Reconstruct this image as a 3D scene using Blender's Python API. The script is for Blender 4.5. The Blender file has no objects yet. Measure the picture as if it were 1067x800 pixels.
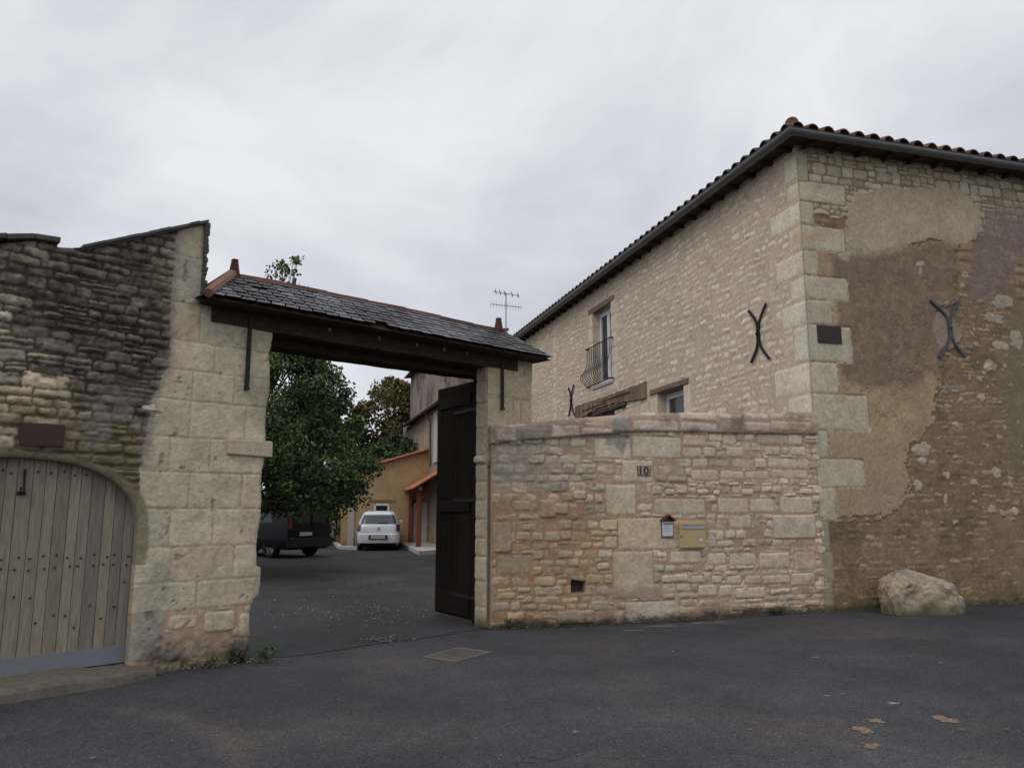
import bpy, math, random
import numpy as np
from mathutils import Vector, Matrix, noise as mnoise
R = math.radians
S = bpy.context.scene
COL = S.collection
random.seed(7)

# ------------------------------------------------------------------ camera
EYE = 1.6; PITCH = R(9.2); F = 801.0
cd = bpy.data.cameras.new('camera'); cam = bpy.data.objects.new('camera', cd); COL.objects.link(cam)
cam.location = (0, 0, EYE); cam.rotation_euler = (R(90) + PITCH, 0, 0)
cd.sensor_width = 36; cd.sensor_fit = 'HORIZONTAL'; cd.lens = 36 * F / 1067; cd.clip_end = 2000; cd.clip_start = 0.05
S.camera = cam

# ------------------------------------------------------------------ sky, sun, exposure
W = bpy.data.worlds.new('World'); S.world = W; W.use_nodes = True
wn = W.node_tree.nodes; wl = W.node_tree.links; wn.clear()
def N(t, tree=None, **k):
    n = (tree or wn).new(t)
    for a, b in k.items(): setattr(n, a, b)
    return n
SUN_EL, SUN_AZ = 48, 215          # azimuth clockwise from +Y
sky = N('ShaderNodeTexSky', sky_type='NISHITA', sun_disc=False)
sky.sun_elevation = R(SUN_EL); sky.sun_rotation = R(SUN_AZ)
skym = N('ShaderNodeVectorMath', operation='SCALE'); skym.inputs['Scale'].default_value = 1.0
wl.new(sky.outputs[0], skym.inputs[0])
tc = N('ShaderNodeTexCoord'); sep = N('ShaderNodeSeparateXYZ'); wl.new(tc.outputs['Generated'], sep.inputs[0])
zc = N('ShaderNodeMath', operation='MAXIMUM'); wl.new(sep.outputs['Z'], zc.inputs[0]); zc.inputs[1].default_value = 0.0
zp = N('ShaderNodeMath', operation='ADD'); wl.new(zc.outputs[0], zp.inputs[0]); zp.inputs[1].default_value = 0.6
dv = N('ShaderNodeVectorMath', operation='DIVIDE'); cmb = N('ShaderNodeCombineXYZ')
for i in range(3): wl.new(zp.outputs[0], cmb.inputs[i])
wl.new(tc.outputs['Generated'], dv.inputs[0]); wl.new(cmb.outputs[0], dv.inputs[1])
n1 = N('ShaderNodeTexNoise'); n1.inputs['Scale'].default_value = 2.1; n1.inputs['Detail'].default_value = 7; n1.inputs['Roughness'].default_value = .55
n1.inputs['Distortion'].default_value = .4
wl.new(dv.outputs[0], n1.inputs['Vector'])
cr = N('ShaderNodeValToRGB'); wl.new(n1.outputs['Fac'], cr.inputs[0])
e = cr.color_ramp.elements
e[0].position = .33; e[0].color = (5.4, 5.6, 6.15, 1)
e[1].position = .68; e[1].color = (8.8, 8.85, 9.2, 1)
m = e.new(.5); m.color = (7.0, 7.15, 7.75, 1)
# an overcast sky grows brighter towards the zenith
zr = N('ShaderNodeMapRange'); zr.inputs[1].default_value = .55; zr.inputs[2].default_value = 1.0
zr.inputs[3].default_value = 1.0; zr.inputs[4].default_value = 2.0; wl.new(sep.outputs['Z'], zr.inputs[0])
cs = N('ShaderNodeVectorMath', operation='SCALE'); wl.new(cr.outputs[0], cs.inputs[0]); wl.new(zr.outputs[0], cs.inputs['Scale'])
mixw = N('ShaderNodeMix', data_type='RGBA'); mixw.inputs[0].default_value = .93
wl.new(skym.outputs[0], mixw.inputs[6]); wl.new(cs.outputs[0], mixw.inputs[7])
bg = N('ShaderNodeBackground'); bg.inputs[1].default_value = 0.10; wl.new(mixw.outputs[2], bg.inputs[0])
wo = N('ShaderNodeOutputWorld'); wl.new(bg.outputs[0], wo.inputs[0])
sl = bpy.data.lights.new('sun', 'SUN'); sl.energy = .8; sl.angle = R(35); sl.color = (1, .93, .84)
so = bpy.data.objects.new('sun', sl); COL.objects.link(so)
so.rotation_euler = (R(90 - SUN_EL), 0, R(180 - SUN_AZ)); so.location = (-20, -30, 40)
vs = S.view_settings; vs.view_transform = 'Standard'; vs.look = 'None'; vs.exposure = 0; vs.gamma = 1; vs.use_curve_mapping = False
try:
    S.cycles.max_bounces = 6; S.cycles.diffuse_bounces = 3; S.cycles.use_denoising = True
except Exception: pass

# ------------------------------------------------------------------ helpers: rays, walls, tags
def ray(x, y):
    a = (x - 533.5) / F; b = -(y - 400) / F
    return np.array([a, math.cos(PITCH) - b * math.sin(PITCH), math.sin(PITCH) + b * math.cos(PITCH)])
def G(x, y, z=0.0):
    r = ray(x, y); q = np.array([0, 0, EYE]) + r * (z - EYE) / r[2]; return q
class Fr:
    """a vertical wall plane: foot point P, horizontal direction (degrees from +Y, clockwise), outward normal n"""
    def __init__(s, P, deg=None, d=None):
        s.P = np.array([P[0], P[1]], float)
        s.d = np.array([math.sin(R(deg)), math.cos(R(deg))]) if d is None else np.array(d, float)
        s.n = np.array([s.d[1], -s.d[0]])
    def pt(s, u, o, z):
        q = s.P + s.d * u + s.n * o; return (q[0], q[1], z)
    def uz(s, x, y):
        r = ray(x, y); n = np.array([-s.d[1], s.d[0]]); t = (s.P @ n) / (r[:2] @ n); q = r * t
        return (q[:2] - s.P) @ s.d, q[2] + EYE
    def rect(s, x0, y0, x1, y1):
        a = s.uz(x0, y0); b = s.uz(x1, y0); c = s.uz(x0, y1); e = s.uz(x1, y1)
        us = sorted([(a[0] + c[0]) / 2, (b[0] + e[0]) / 2])
        return us[0], (c[1] + e[1]) / 2, us[1], (a[1] + b[1]) / 2
WORLD = {}
def setp(o, label=None, cat=None, group=None, kind=None):
    if label: o['label'] = label
    if cat: o['category'] = cat
    if group: o['group'] = group
    if kind: o['kind'] = kind
    return o
def thing(name, loc, label, cat, group=None):
    o = bpy.data.objects.new(name, None); COL.objects.link(o); o.location = loc; o.empty_display_size = .3
    WORLD[o.name] = np.array(loc, float); return setp(o, label, cat, group)
def link(name, verts, faces, cols, dom, mat, parent=None, smooth=False):
    verts = np.asarray(verts, np.float32)
    mn, mx = verts.min(0), verts.max(0); c = (mn + mx) / 2; c[2] = mn[2]
    me = bpy.data.meshes.new(name)
    if isinstance(faces, np.ndarray):
        k = faces.shape[1]
        me.vertices.add(len(verts)); me.vertices.foreach_set('co', (verts - c).ravel())
        me.loops.add(faces.size); me.loops.foreach_set('vertex_index', faces.ravel().astype(np.int32))
        me.polygons.add(len(faces)); me.polygons.foreach_set('loop_start', np.arange(0, faces.size, k, dtype=np.int32))
        me.polygons.foreach_set('loop_total', np.full(len(faces), k, np.int32))
        me.update(calc_edges=True); me.validate()
    else:
        me.from_pydata([tuple(map(float, v)) for v in (verts - c)], [], faces); me.update()
    if cols is not None:
        a = me.color_attributes.new('Col', 'FLOAT_COLOR', dom)
        cols = np.asarray(cols, np.float32)
        if dom == 'CORNER':
            lt = np.empty(len(me.polygons), np.int32); me.polygons.foreach_get('loop_total', lt)
            cols = np.repeat(cols, lt, axis=0)
        a.data.foreach_set('color', np.concatenate([cols, np.ones((len(cols), 1), np.float32)], 1).ravel())
    if smooth: me.polygons.foreach_set('use_smooth', np.ones(len(me.polygons), bool))
    me.materials.append(mat)
    o = bpy.data.objects.new(name, me); COL.objects.link(o)
    WORLD[o.name] = np.array(c, float)
    if parent is not None:
        o.parent = parent; o.location = tuple(c - WORLD[parent.name])
    else: o.location = tuple(c)
    return o
class MB:
    def __init__(s): s.v = []; s.f = []; s.c = []
    def add(s, vs, fs, col):
        k = len(s.v); s.v += [tuple(v) for v in vs]; s.f += [tuple(i + k for i in f) for f in fs]; s.c += [col] * len(fs); return s
    def box8(s, p, col):
        return s.add(p, [(0, 1, 2, 3), (7, 6, 5, 4), (0, 4, 5, 1), (1, 5, 6, 2), (2, 6, 7, 3), (3, 7, 4, 0)], col)
    def box(s, x0, x1, y0, y1, z0, z1, col):
        return s.box8([(x0, y0, z0), (x0, y1, z0), (x1, y1, z0), (x1, y0, z0), (x0, y0, z1), (x0, y1, z1), (x1, y1, z1), (x1, y0, z1)], col)
    def wb(s, fr, u0, u1, o0, o1, z0, z1, col, j=0.0):
        r = lambda: random.uniform(-j, j) if j else 0
        p = [fr.pt(u + r(), o + r(), z + r()) for u, o, z in ((u0, o0, z0), (u0, o1, z0), (u1, o1, z0), (u1, o0, z0), (u0, o0, z1), (u0, o1, z1), (u1, o1, z1), (u1, o0, z1))]
        return s.box8(p, col)
    def tube(s, pts, rad, col, n=8, cap=True):
        pts = [Vector(p) for p in pts]; rad = rad if hasattr(rad, '__len__') else [rad] * len(pts)
        k = len(s.v); prev = None
        for i, p in enumerate(pts):
            t = (pts[min(i + 1, len(pts) - 1)] - pts[max(i - 1, 0)]).normalized()
            a = prev if prev else (Vector((0, 0, 1)) if abs(t.z) < .9 else Vector((1, 0, 0)))
            a = (a - t * a.dot(t)).normalized(); b = t.cross(a); prev = a
            for j in range(n):
                q = 2 * math.pi * j / n; s.v.append(tuple(p + (a * math.cos(q) + b * math.sin(q)) * rad[i]))
        for i in range(len(pts) - 1):
            for j in range(n):
                s.f.append((k + i * n + j, k + i * n + (j + 1) % n, k + (i + 1) * n + (j + 1) % n, k + (i + 1) * n + j)); s.c.append(col)
        if cap:
            s.f.append(tuple(k + j for j in range(n))[::-1]); s.c.append(col)
            s.f.append(tuple(k + (len(pts) - 1) * n + j for j in range(n))); s.c.append(col)
        return s
    def prism(s, poly, vec, col):
        n = len(poly); poly = [Vector(p) for p in poly]; vec = Vector(vec)
        return s.add(poly + [p + vec for p in poly], [tuple(range(n)), tuple(range(2 * n - 1, n - 1, -1))] + [(i, i + n, (i + 1) % n + n, (i + 1) % n) for i in range(n)], col)
    def sphere(s, c, r, col, nu=10, nv=6, sc=(1, 1, 1)):
        k = len(s.v)
        for i in range(nv + 1):
            t = math.pi * i / nv
            for j in range(nu):
                q = 2 * math.pi * j / nu
                s.v.append((c[0] + r * sc[0] * math.sin(t) * math.cos(q), c[1] + r * sc[1] * math.sin(t) * math.sin(q), c[2] + r * sc[2] * math.cos(t)))
        for i in range(nv):
            for j in range(nu):
                s.f.append((k + i * nu + j, k + (i + 1) * nu + j, k + (i + 1) * nu + (j + 1) % nu, k + i * nu + (j + 1) % nu)); s.c.append(col)
        return s
    def build(s, name, mat, parent=None, smooth=False, bevel=0):
        o = link(name, s.v, s.f, s.c, 'CORNER', mat, parent, smooth)
        if bevel:
            b = o.modifiers.new('b', 'BEVEL'); b.width = bevel; b.segments = 2; b.limit_method = 'ANGLE'
        return o

# ------------------------------------------------------------------ materials (colour of each piece sits in the attribute "Col")
def material(name, rough=.9, metal=0, spec=.3, nscale=8, namt=.25, stretch=(1, 1, 1), bump=.0, bscale=60, bdist=.004, hue=None, coat=0, emis=None):
    m = bpy.data.materials.new(name); m.use_nodes = True; t = m.node_tree; nn = t.nodes; l = t.links
    p = nn['Principled BSDF']; p.inputs['Roughness'].default_value = rough; p.inputs['Metallic'].default_value = metal
    p.inputs['Specular IOR Level'].default_value = spec
    if coat: p.inputs['Coat Weight'].default_value = coat; p.inputs['Coat Roughness'].default_value = .08
    at = nn.new('ShaderNodeAttribute'); at.attribute_name = 'Col'
    tcx = nn.new('ShaderNodeTexCoord'); mp = nn.new('ShaderNodeMapping'); mp.inputs['Scale'].default_value = stretch
    l.new(tcx.outputs['Object'], mp.inputs[0])
    a = nn.new('ShaderNodeTexNoise'); a.inputs['Scale'].default_value = nscale; a.inputs['Detail'].default_value = 6; a.inputs['Roughness'].default_value = .65
    l.new(mp.outputs[0], a.inputs['Vector'])
    mr = nn.new('ShaderNodeMapRange'); mr.inputs[1].default_value = .25; mr.inputs[2].default_value = .75
    mr.inputs[3].default_value = 1 - namt; mr.inputs[4].default_value = 1 + namt; l.new(a.outputs['Fac'], mr.inputs[0])
    v = nn.new('ShaderNodeVectorMath'); v.operation = 'SCALE'; l.new(at.outputs['Color'], v.inputs[0]); l.new(mr.outputs[0], v.inputs['Scale'])
    l.new(v.outputs[0], p.inputs['Base Color'])
    if bump:
        b = nn.new('ShaderNodeBump'); b.inputs['Strength'].default_value = bump; b.inputs['Distance'].default_value = bdist
        c = nn.new('ShaderNodeTexNoise'); c.inputs['Scale'].default_value = bscale; c.inputs['Detail'].default_value = 5
        l.new(mp.outputs[0], c.inputs['Vector']); l.new(c.outputs['Fac'], b.inputs['Height']); l.new(b.outputs[0], p.inputs['Normal'])
    return m
M = dict(
    stone=material('stone', .95, nscale=16, namt=.26, bump=.7, bscale=55, bdist=.009, spec=.12),
    farwall=material('render_wall', .95, nscale=3, namt=.18, bump=.3, bscale=20, spec=.2),
    wood=material('wood', .85, nscale=9, namt=.35, stretch=(6, 6, .5), bump=.5, bscale=14, spec=.25),
    beam=material('beam_wood', .95, nscale=7, namt=.45, stretch=(1, 1, 3), bump=.8, bscale=12, bdist=.012, spec=.08),
    darkwood=material('dark_wood', .9, nscale=9, namt=.4, stretch=(6, 6, .5), bump=.6, bscale=14, spec=.06),
    vanpaint=material('van_paint', .4, nscale=1, namt=.03, spec=.2),
    iron=material('iron', .65, metal=.0, nscale=30, namt=.3, bump=.2, spec=.25),
    slate=material('slate', .5, nscale=12, namt=.35, bump=.35, bscale=40, spec=.5),
    tile=material('clay_tile', .85, nscale=9, namt=.3, bump=.4, bscale=40, spec=.3),
    zinc=material('zinc', .45, metal=.35, nscale=3, namt=.15, spec=.5),
    paint=material('paint', .55, nscale=3, namt=.06, spec=.4),
    carpaint=material('car_paint', .3, nscale=1, namt=.03, coat=.6, spec=.5),
    glass=material('glass', .08, nscale=1, namt=.05, spec=.45),
    rubber=material('rubber', .9, nscale=8, namt=.1, spec=.2),
    leaf=material('leaf', .6, nscale=1.2, namt=.3, spec=.35),
    bark=material('bark', .95, nscale=10, namt=.4, bump=.6, bscale=20, spec=.2),
    flat=material('painted_metal', .5, nscale=10, namt=.08, spec=.4),
)
# ------------------------------------------------------------------ numpy noise and masonry
_T = np.random.default_rng(3).random((256, 256)).astype(np.float32)
def vn(x, y, s=0):
    x = x + s * 17.31; y = y + s * 5.77
    xi = np.floor(x).astype(int); yi = np.floor(y).astype(int); fx = x - xi; fy = y - yi
    fx = fx * fx * (3 - 2 * fx); fy = fy * fy * (3 - 2 * fy)
    a = _T[yi & 255, xi & 255]; b = _T[yi & 255, (xi + 1) & 255]; c = _T[(yi + 1) & 255, xi & 255]; d = _T[(yi + 1) & 255, (xi + 1) & 255]
    return (a * (1 - fx) + b * fx) * (1 - fy) + (c * (1 - fx) + d * fx) * fy
def fbm(x, y, s=0, o=4, g=.55):
    r = 0; a = 1; t = 0
    for i in range(o): r = r + a * (vn(x, y, s + i * 3) - .5); t += a; a *= g; x = x * 2.03; y = y * 2.03
    return r / t * 2          # about -1..1
def sm(a, b, x): t = np.clip((x - a) / (b - a), 0, 1); return t * t * (3 - 2 * t)
def mix(a, b, t): return a * (1 - t[..., None]) + np.asarray(b) * t[..., None]
def inpoly(U, Z, poly):
    r = np.zeros(U.shape, bool); n = len(poly)
    for i in range(n):
        x0, y0 = poly[i]; x1, y1 = poly[(i + 1) % n]
        if y0 == y1: continue
        r ^= ((y0 > Z) != (y1 > Z)) & (U < (x1 - x0) * (Z - y0) / (y1 - y0) + x0)
    return r
class Wall:
    def __init__(s, u0, u1, z0, z1, step):
        s.u0, s.z0, s.step = u0, z0, step
        s.u = np.linspace(u0, u1, int(round((u1 - u0) / step)) + 1); s.z = np.linspace(z0, z1, int(round((z1 - z0) / step)) + 1)
        s.U, s.Z = np.meshgrid(s.u, s.z); s.h = np.zeros_like(s.U); s.col = np.zeros(s.U.shape + (3,))
    def lay(s, seed, rh=(.09, .15), rw=(.14, .34), gap=.014, warp=.012, explicit=(), amp=(.008, .035), roundness=.018,
            stone=((.46, .385, .30),), var=.13, mortar=(.36, .26, .18), mh=(.006, .010), wander=.03, region=None, split=.22, xw=.007):
        g = np.random.default_rng(seed); U, Z = s.U, s.Z
        Uw = U + warp * fbm(U * 5, Z * 5, seed) + warp * .4 * fbm(U * 22, Z * 22, seed + 9, 2)
        Zw = Z + warp * fbm(U * 5, Z * 5, seed + 4) + warp * .4 * fbm(U * 22, Z * 22, seed + 5, 2) + wander * fbm(U * .6, Z * .6, seed + 7, 2)
        D = np.full(U.shape, -.05); I = np.zeros(U.shape, int); info = []
        def put(D, I, a, b, c, e, rad, rot, gp, A, B, ident):
            mg = .07
            i0 = int((a - mg - s.u0) / s.step); i1 = int((c + mg - s.u0) / s.step) + 2
            j0 = int((b - mg - s.z0) / s.step); j1 = int((e + mg - s.z0) / s.step) + 2
            i0, j0 = max(i0, 0), max(j0, 0)
            if i1 <= i0 or j1 <= j0 or i0 >= U.shape[1] or j0 >= U.shape[0]: return
            sl = (slice(j0, j1), slice(i0, i1))
            x = A[sl] - (a + c) / 2; y = B[sl] - (b + e) / 2
            cr_, sr = math.cos(rot), math.sin(rot); x, y = x * cr_ + y * sr, -x * sr + y * cr_
            hw, hh = (c - a) / 2 - gp / 2, (e - b) / 2 - gp / 2; rad = min(rad, hw * .95, hh * .95)
            qx = np.abs(x) - hw + rad; qy = np.abs(y) - hh + rad
            sd = np.minimum(np.maximum(qx, qy), 0) + np.hypot(np.maximum(qx, 0), np.maximum(qy, 0)) - rad
            ins = -sd; mk = ins > D[sl]; D[sl] = np.where(mk, ins, D[sl]); I[sl] = np.where(mk, ident, I[sl])
        u1, z1 = s.u[-1], s.z[-1]; zz = s.z0 - .1
        def newinfo(am=None, ci=None, vv=None):
            info.append((g.uniform(*amp) if am is None else am, g.integers(len(stone)) if ci is None else ci,
                         1 + g.normal() * var if vv is None else vv, g.normal() * .02, g.uniform(-.05, .05), g.uniform(-.08, .08)))
            return len(info) - 1
        while zz < z1 + .1:
            rhh = g.uniform(*rh); x = s.u0 - .2 - g.uniform(0, .2)
            while x < u1 + .2:
                w = g.uniform(*rw) * (1.25 if g.random() < .12 else 1)
                dz0, dz1 = g.normal() * .06 * rhh, g.normal() * .06 * rhh
                if g.random() < split and w < rw[1]:
                    c = zz + rhh * g.uniform(.4, .6)
                    put(D, I, x, zz + dz0, x + w, c, rhh * g.uniform(.1, .3), g.normal() * .03, gap, Uw, Zw, newinfo())
                    if g.random() < .5:
                        put(D, I, x, c, x + w, zz + rhh + dz1, rhh * g.uniform(.1, .3), g.normal() * .03, gap, Uw, Zw, newinfo())
                    else:
                        put(D, I, x, c, x + w * .5, zz + rhh + dz1, rhh * .2, g.normal() * .03, gap, Uw, Zw, newinfo())
                        put(D, I, x + w * .5, c, x + w, zz + rhh + dz1, rhh * .2, g.normal() * .03, gap, Uw, Zw, newinfo())
                else:
                    put(D, I, x, zz + dz0, x + w, zz + rhh + dz1, rhh * g.uniform(.15, .42), g.normal() * .04, gap, Uw, Zw, newinfo())
                x += w
            zz += rhh
        XP = np.zeros(U.shape, bool)
        if len(explicit):
            DE = np.full(U.shape, -.05); IE = np.zeros(U.shape, int)
            Ux = U + xw * fbm(U * 6, Z * 6, seed + 21) + xw * .4 * fbm(U * 25, Z * 25, seed + 23, 2); Zx = Z + xw * fbm(U * 6, Z * 6, seed + 22) + xw * .4 * fbm(U * 25, Z * 25, seed + 24, 2)
            for (a, b, c, e, am, ci, vv, rad) in explicit:
                put(DE, IE, a, b, c, e, rad, 0, gap * .6, Ux, Zx, newinfo(am, ci, vv))
            use = DE > -.003; XP = use
            D = np.where(use, DE, np.minimum(D, -DE - .004)); I = np.where(use, IE, I)
        inf = np.array([(a, v, hh, tx, tz) for a, ci, v, hh, tx, tz in info]); ci = np.array([i[1] for i in info])
        D = D + .0045 * fbm(U * 28, Z * 28, seed + 33, 3) * (D > -.03)
        am = inf[I, 0]; prof = 1 - np.exp(-np.maximum(D, 0) / roundness)
        fine = fbm(U * 14, Z * 14, seed + 31, 4)
        fac = fbm(U * 7 + I * 7.37, Z * 9 + I * 3.11, seed + 35, 2); sf_ = np.where(XP, .25, 1); hs = am * prof * (1 + .30 * fine * sf_ + .55 * fac * sf_) + np.maximum(prof, 0) * (.0035 * fbm(U * 40, Z * 40, seed + 8, 3))
        hs = np.where(D > 0, hs, -.01)
        hm = mh[0] + mh[1] * fbm(U * 3, Z * 3, seed + 41, 5, .6) + .003 * fbm(U * 30, Z * 30, seed + 42, 3)
        st = sm(-.0015, .0025, hs - hm)
        pal = np.array(stone)
        c = pal[ci[I]] * inf[I, 1][..., None] * (1 + np.stack([inf[I, 2], 0 * inf[I, 2], -inf[I, 2]], -1))
        c = c * (1 + .16 * fbm(U * 7, Z * 7, seed + 51, 4))[..., None] * (1 + .12 * fbm(U * 1.3, Z * 1.3, seed + 52, 3))[..., None]
        mc = np.array(mortar) * (1 + .18 * fbm(U * 4, Z * 4, seed + 53, 5))[..., None]
        h = np.maximum(hs, hm); cc = mc * (1 - st[..., None]) + c * st[..., None]
        s.D, s.st = D, st
        if region is None: s.h, s.col = h, cc
        else: s.h = np.where(region, h, s.h); s.col = np.where(region[..., None], cc, s.col)
        return s
    def mesh(s, name, fr, mat, parent, skirt=.3, sdf=None, scol=(.42, .36, .28)):
        U, Z = s.U.copy(), s.Z.copy(); H = s.h
        if sdf is not None:
            v = sdf(U, Z); gz, gx = np.gradient(v, s.step); gg = gx * gx + gz * gz + 1e-9
            nr = np.abs(v) < .72 * s.step
            U = np.where(nr, U - v * gx / gg, U); Z = np.where(nr, Z - v * gz / gg, Z)
            ok = (v > -.72 * s.step)
        else: ok = np.ones(U.shape, bool)
        q = fr.P[None, None] + fr.d * U[..., None] + fr.n * H[..., None]
        V = np.concatenate([q, Z[..., None]], -1).reshape(-1, 3)
        nz, nu = U.shape; ix = np.arange(nz * nu).reshape(nz, nu)
        Q = np.stack([ix[:-1, :-1], ix[:-1, 1:], ix[1:, 1:], ix[1:, :-1]], -1).reshape(-1, 4)
        Q = Q[ok.ravel()[Q].all(1)]
        E_ = np.concatenate([Q[:, [0, 1]], Q[:, [1, 2]], Q[:, [2, 3]], Q[:, [3, 0]]])
        key = np.sort(E_, 1); key = key[:, 0].astype(np.int64) * (nz * nu) + key[:, 1]
        _, inv, cnt = np.unique(key, return_inverse=True, return_counts=True)
        B = E_[cnt[inv] == 1]
        bv, binv = np.unique(B, return_inverse=True); binv = binv.reshape(B.shape)
        c = s.col.reshape(-1, 3)
        base = (fr.P[None] + fr.d * U.ravel()[bv][:, None])
        va = V[bv]; vb = np.concatenate([base - fr.n * skirt, Z.ravel()[bv][:, None]], -1)
        k = len(V); V = np.concatenate([V, va, vb]); nb = len(bv)
        sc = np.tile(np.array(scol), (nb, 1)) * (1 + .15 * np.sin(np.arange(nb) * .7))[:, None] * .5 + c[bv] * .5
        c = np.concatenate([c, sc, sc])
        SQ = np.stack([binv[:, 1] + k, binv[:, 0] + k, binv[:, 0] + k + nb, binv[:, 1] + k + nb], -1)
        return link(name, V, np.concatenate([Q, SQ]), c, 'POINT', mat, parent, smooth=False)
def ex(fr, rects, am, ci, v=None, rad=.03):
    """stones measured on the wall: pixel rectangles carried onto the wall plane"""
    out = []
    for r in rects:
        a, b, c, e = fr.rect(*r[:4]); out.append((a, b, c, e, am if len(r) < 5 else r[4], ci if len(r) < 6 else r[5], v if v else 1 + random.uniform(-.07, .07), rad))
    return out
def pol(fr, pts): return [fr.uz(x, y) for x, y in pts]

CREAM = (.55, .465, .35); WARM = (.48, .39, .30); GREY = (.43, .385, .30); PINKM = (.40, .285, .205)

# ================================================================== GROUND
def ground_mat():
    m = bpy.data.materials.new('asphalt'); m.use_nodes = True; t = m.node_tree; nn = t.nodes; l = t.links
    p = nn['Principled BSDF']; p.inputs['Roughness'].default_value = .82; p.inputs['Specular IOR Level'].default_value = .35
    at = nn.new('ShaderNodeAttribute'); at.attribute_name = 'Col'
    g = nn.new('ShaderNodeNewGeometry')
    def noise(sc, det=4, rg=.6):
        a = nn.new('ShaderNodeTexNoise'); a.inputs['Scale'].default_value = sc; a.inputs['Detail'].default_value = det; a.inputs['Roughness'].default_value = rg
        l.new(g.outputs['Position'], a.inputs['Vector']); return a
    def rng(a, f0, f1, t0, t1):
        r = nn.new('ShaderNodeMapRange'); r.inputs[1].default_value = f0; r.inputs[2].default_value = f1; r.inputs[3].default_value = t0; r.inputs[4].default_value = t1
        l.new(a, r.inputs[0]); return r.outputs[0]
    def mul(a, b):
        r = nn.new('ShaderNodeMath'); r.operation = 'MULTIPLY'; l.new(a, r.inputs[0]); l.new(b, r.inputs[1]); return r.outputs[0]
    big = rng(noise(.45, 5).outputs['Fac'], .3, .7, .72, 1.3); mid = rng(noise(5, 5, .7).outputs['Fac'], .3, .7, .85, 1.15)
    vo = nn.new('ShaderNodeTexVoronoi'); vo.inputs['Scale'].default_value = 90; l.new(g.outputs['Position'], vo.inputs['Vector'])
    sp = nn.new('ShaderNodeSeparateColor'); l.new(vo.outputs['Color'], sp.inputs[0])
    ag = rng(sp.outputs[0], 0, 1, .5, 1.5); ag2 = rng(sp.outputs[1], .95, 1, 1, 2.4)
    wv = nn.new('ShaderNodeTexVoronoi'); wv.feature = 'DISTANCE_TO_EDGE'; wv.inputs['Scale'].default_value = .55
    wp = nn.new('ShaderNodeVectorMath'); wp.operation = 'MULTIPLY_ADD'; nz_ = noise(2.2, 5, .65); l.new(nz_.outputs['Color'], wp.inputs[0]); wp.inputs[1].default_value = (.9, .9, .9); l.new(g.outputs['Position'], wp.inputs[2]); l.new(wp.outputs[0], wv.inputs['Vector'])
    crk = rng(wv.outputs['Distance'], .0, .010, .45, 1); gate_ = rng(noise(.3, 3).outputs['Fac'], .47, .56, 0, 1)
    mxk = nn.new('ShaderNodeMix'); l.new(gate_, mxk.inputs[0]); mxk.inputs[2].default_value = 1; l.new(crk, mxk.inputs[3])
    f = mul(mul(mul(mul(big, mid), ag), ag2), mxk.outputs[0])
    v = nn.new('ShaderNodeVectorMath'); v.operation = 'SCALE'; l.new(at.outputs['Color'], v.inputs[0]); l.new(f, v.inputs['Scale'])
    l.new(v.outputs[0], p.inputs['Base Color'])
    b = nn.new('ShaderNodeBump'); b.inputs['Strength'].default_value = .6; b.inputs['Distance'].default_value = .006
    l.new(vo.outputs['Distance'], b.inputs['Height'])
    b2 = nn.new('ShaderNodeBump'); b2.inputs['Strength'].default_value = .5; b2.inputs['Distance'].default_value = .02
    l.new(noise(9, 5).outputs['Fac'], b2.inputs['Height']); l.new(b.outputs[0], b2.inputs['Normal']); l.new(b2.outputs[0], p.inputs['Normal'])
    return m
M['asphalt'] = ground_mat()
def gsheet(name, xs, ys, zf, colf, keep=None):
    X, Y = np.meshgrid(xs, ys); Z = zf(X, Y); c = colf(X, Y)
    V = np.stack([X, Y, Z], -1).reshape(-1, 3); ny, nx = X.shape; ix = np.arange(nx * ny).reshape(ny, nx)
    Q = np.stack([ix[:-1, :-1], ix[:-1, 1:], ix[1:, 1:], ix[1:, :-1]], -1).reshape(-1, 4)
    if keep is not None: Q = Q[keep(X, Y).ravel()[Q].all(1)]
    return setp(link(name, V, Q, c.reshape(-1, 3), 'POINT', M['asphalt'], smooth=True), kind='structure')
def relief(X, Y): return .012 * fbm(X * .5, Y * .5, 2, 3)
def road_col(X, Y):
    c = np.zeros(X.shape + (3,)) + np.array((.036, .036, .040))
    c = c * (1 + .35 * fbm(X * .35, Y * .35, 5, 4))[..., None] * (1 + .25 * fbm(X * 1.7, Y * 1.7, 6, 5))[..., None]; c = mix(c, (.062, .055, .047), .6 * sm(.05, .5, fbm(X * .8, Y * .8, 7, 5)))
    # dusty arc worn by turning cars
    r = np.hypot(X + 3.9, Y - 4.3); w = .16 + .05 * fbm(X * 2, Y * 2, 8)
    arc = np.exp(-((r - 2.35 - .05 * fbm(X * 3, Y * 3, 3)) / w) ** 2) * sm(-.4, .3, X + 3.3) * np.clip(.6 + .8 * fbm(X * 3, Y * 3, 12), 0, 1)
    c = mix(c, (.095, .080, .066), .55 * arc)
    # pale dust along the foot of the boundary wall
    n = np.array([math.sin(R(71.3)), math.cos(R(71.3))]); dd = -((X + .28) * n[1] - (Y - 10.76) * n[0]); aa = (X + .28) * n[0] + (Y - 10.76) * n[1]
    dst = np.exp(-((dd + .42) / .10) ** 2) * sm(1.2, 2.4, aa) * (1 - sm(3.0, 4.0, aa)) * np.clip(.3 + 1.2 * fbm(X * 4, Y * 4, 15), 0, 1)
    c = mix(c, (.22, .20, .18), .8 * dst)
    moss = np.exp(-(np.abs(dd + .03) / .10)) * sm(-.2, .1, aa) * np.clip(.5 + fbm(X * 5, Y * 5, 17), 0, 1)
    return mix(c, (.030, .036, .018), .8 * moss)
far = lambda X, Y: np.zeros_like(X) - .03
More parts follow.
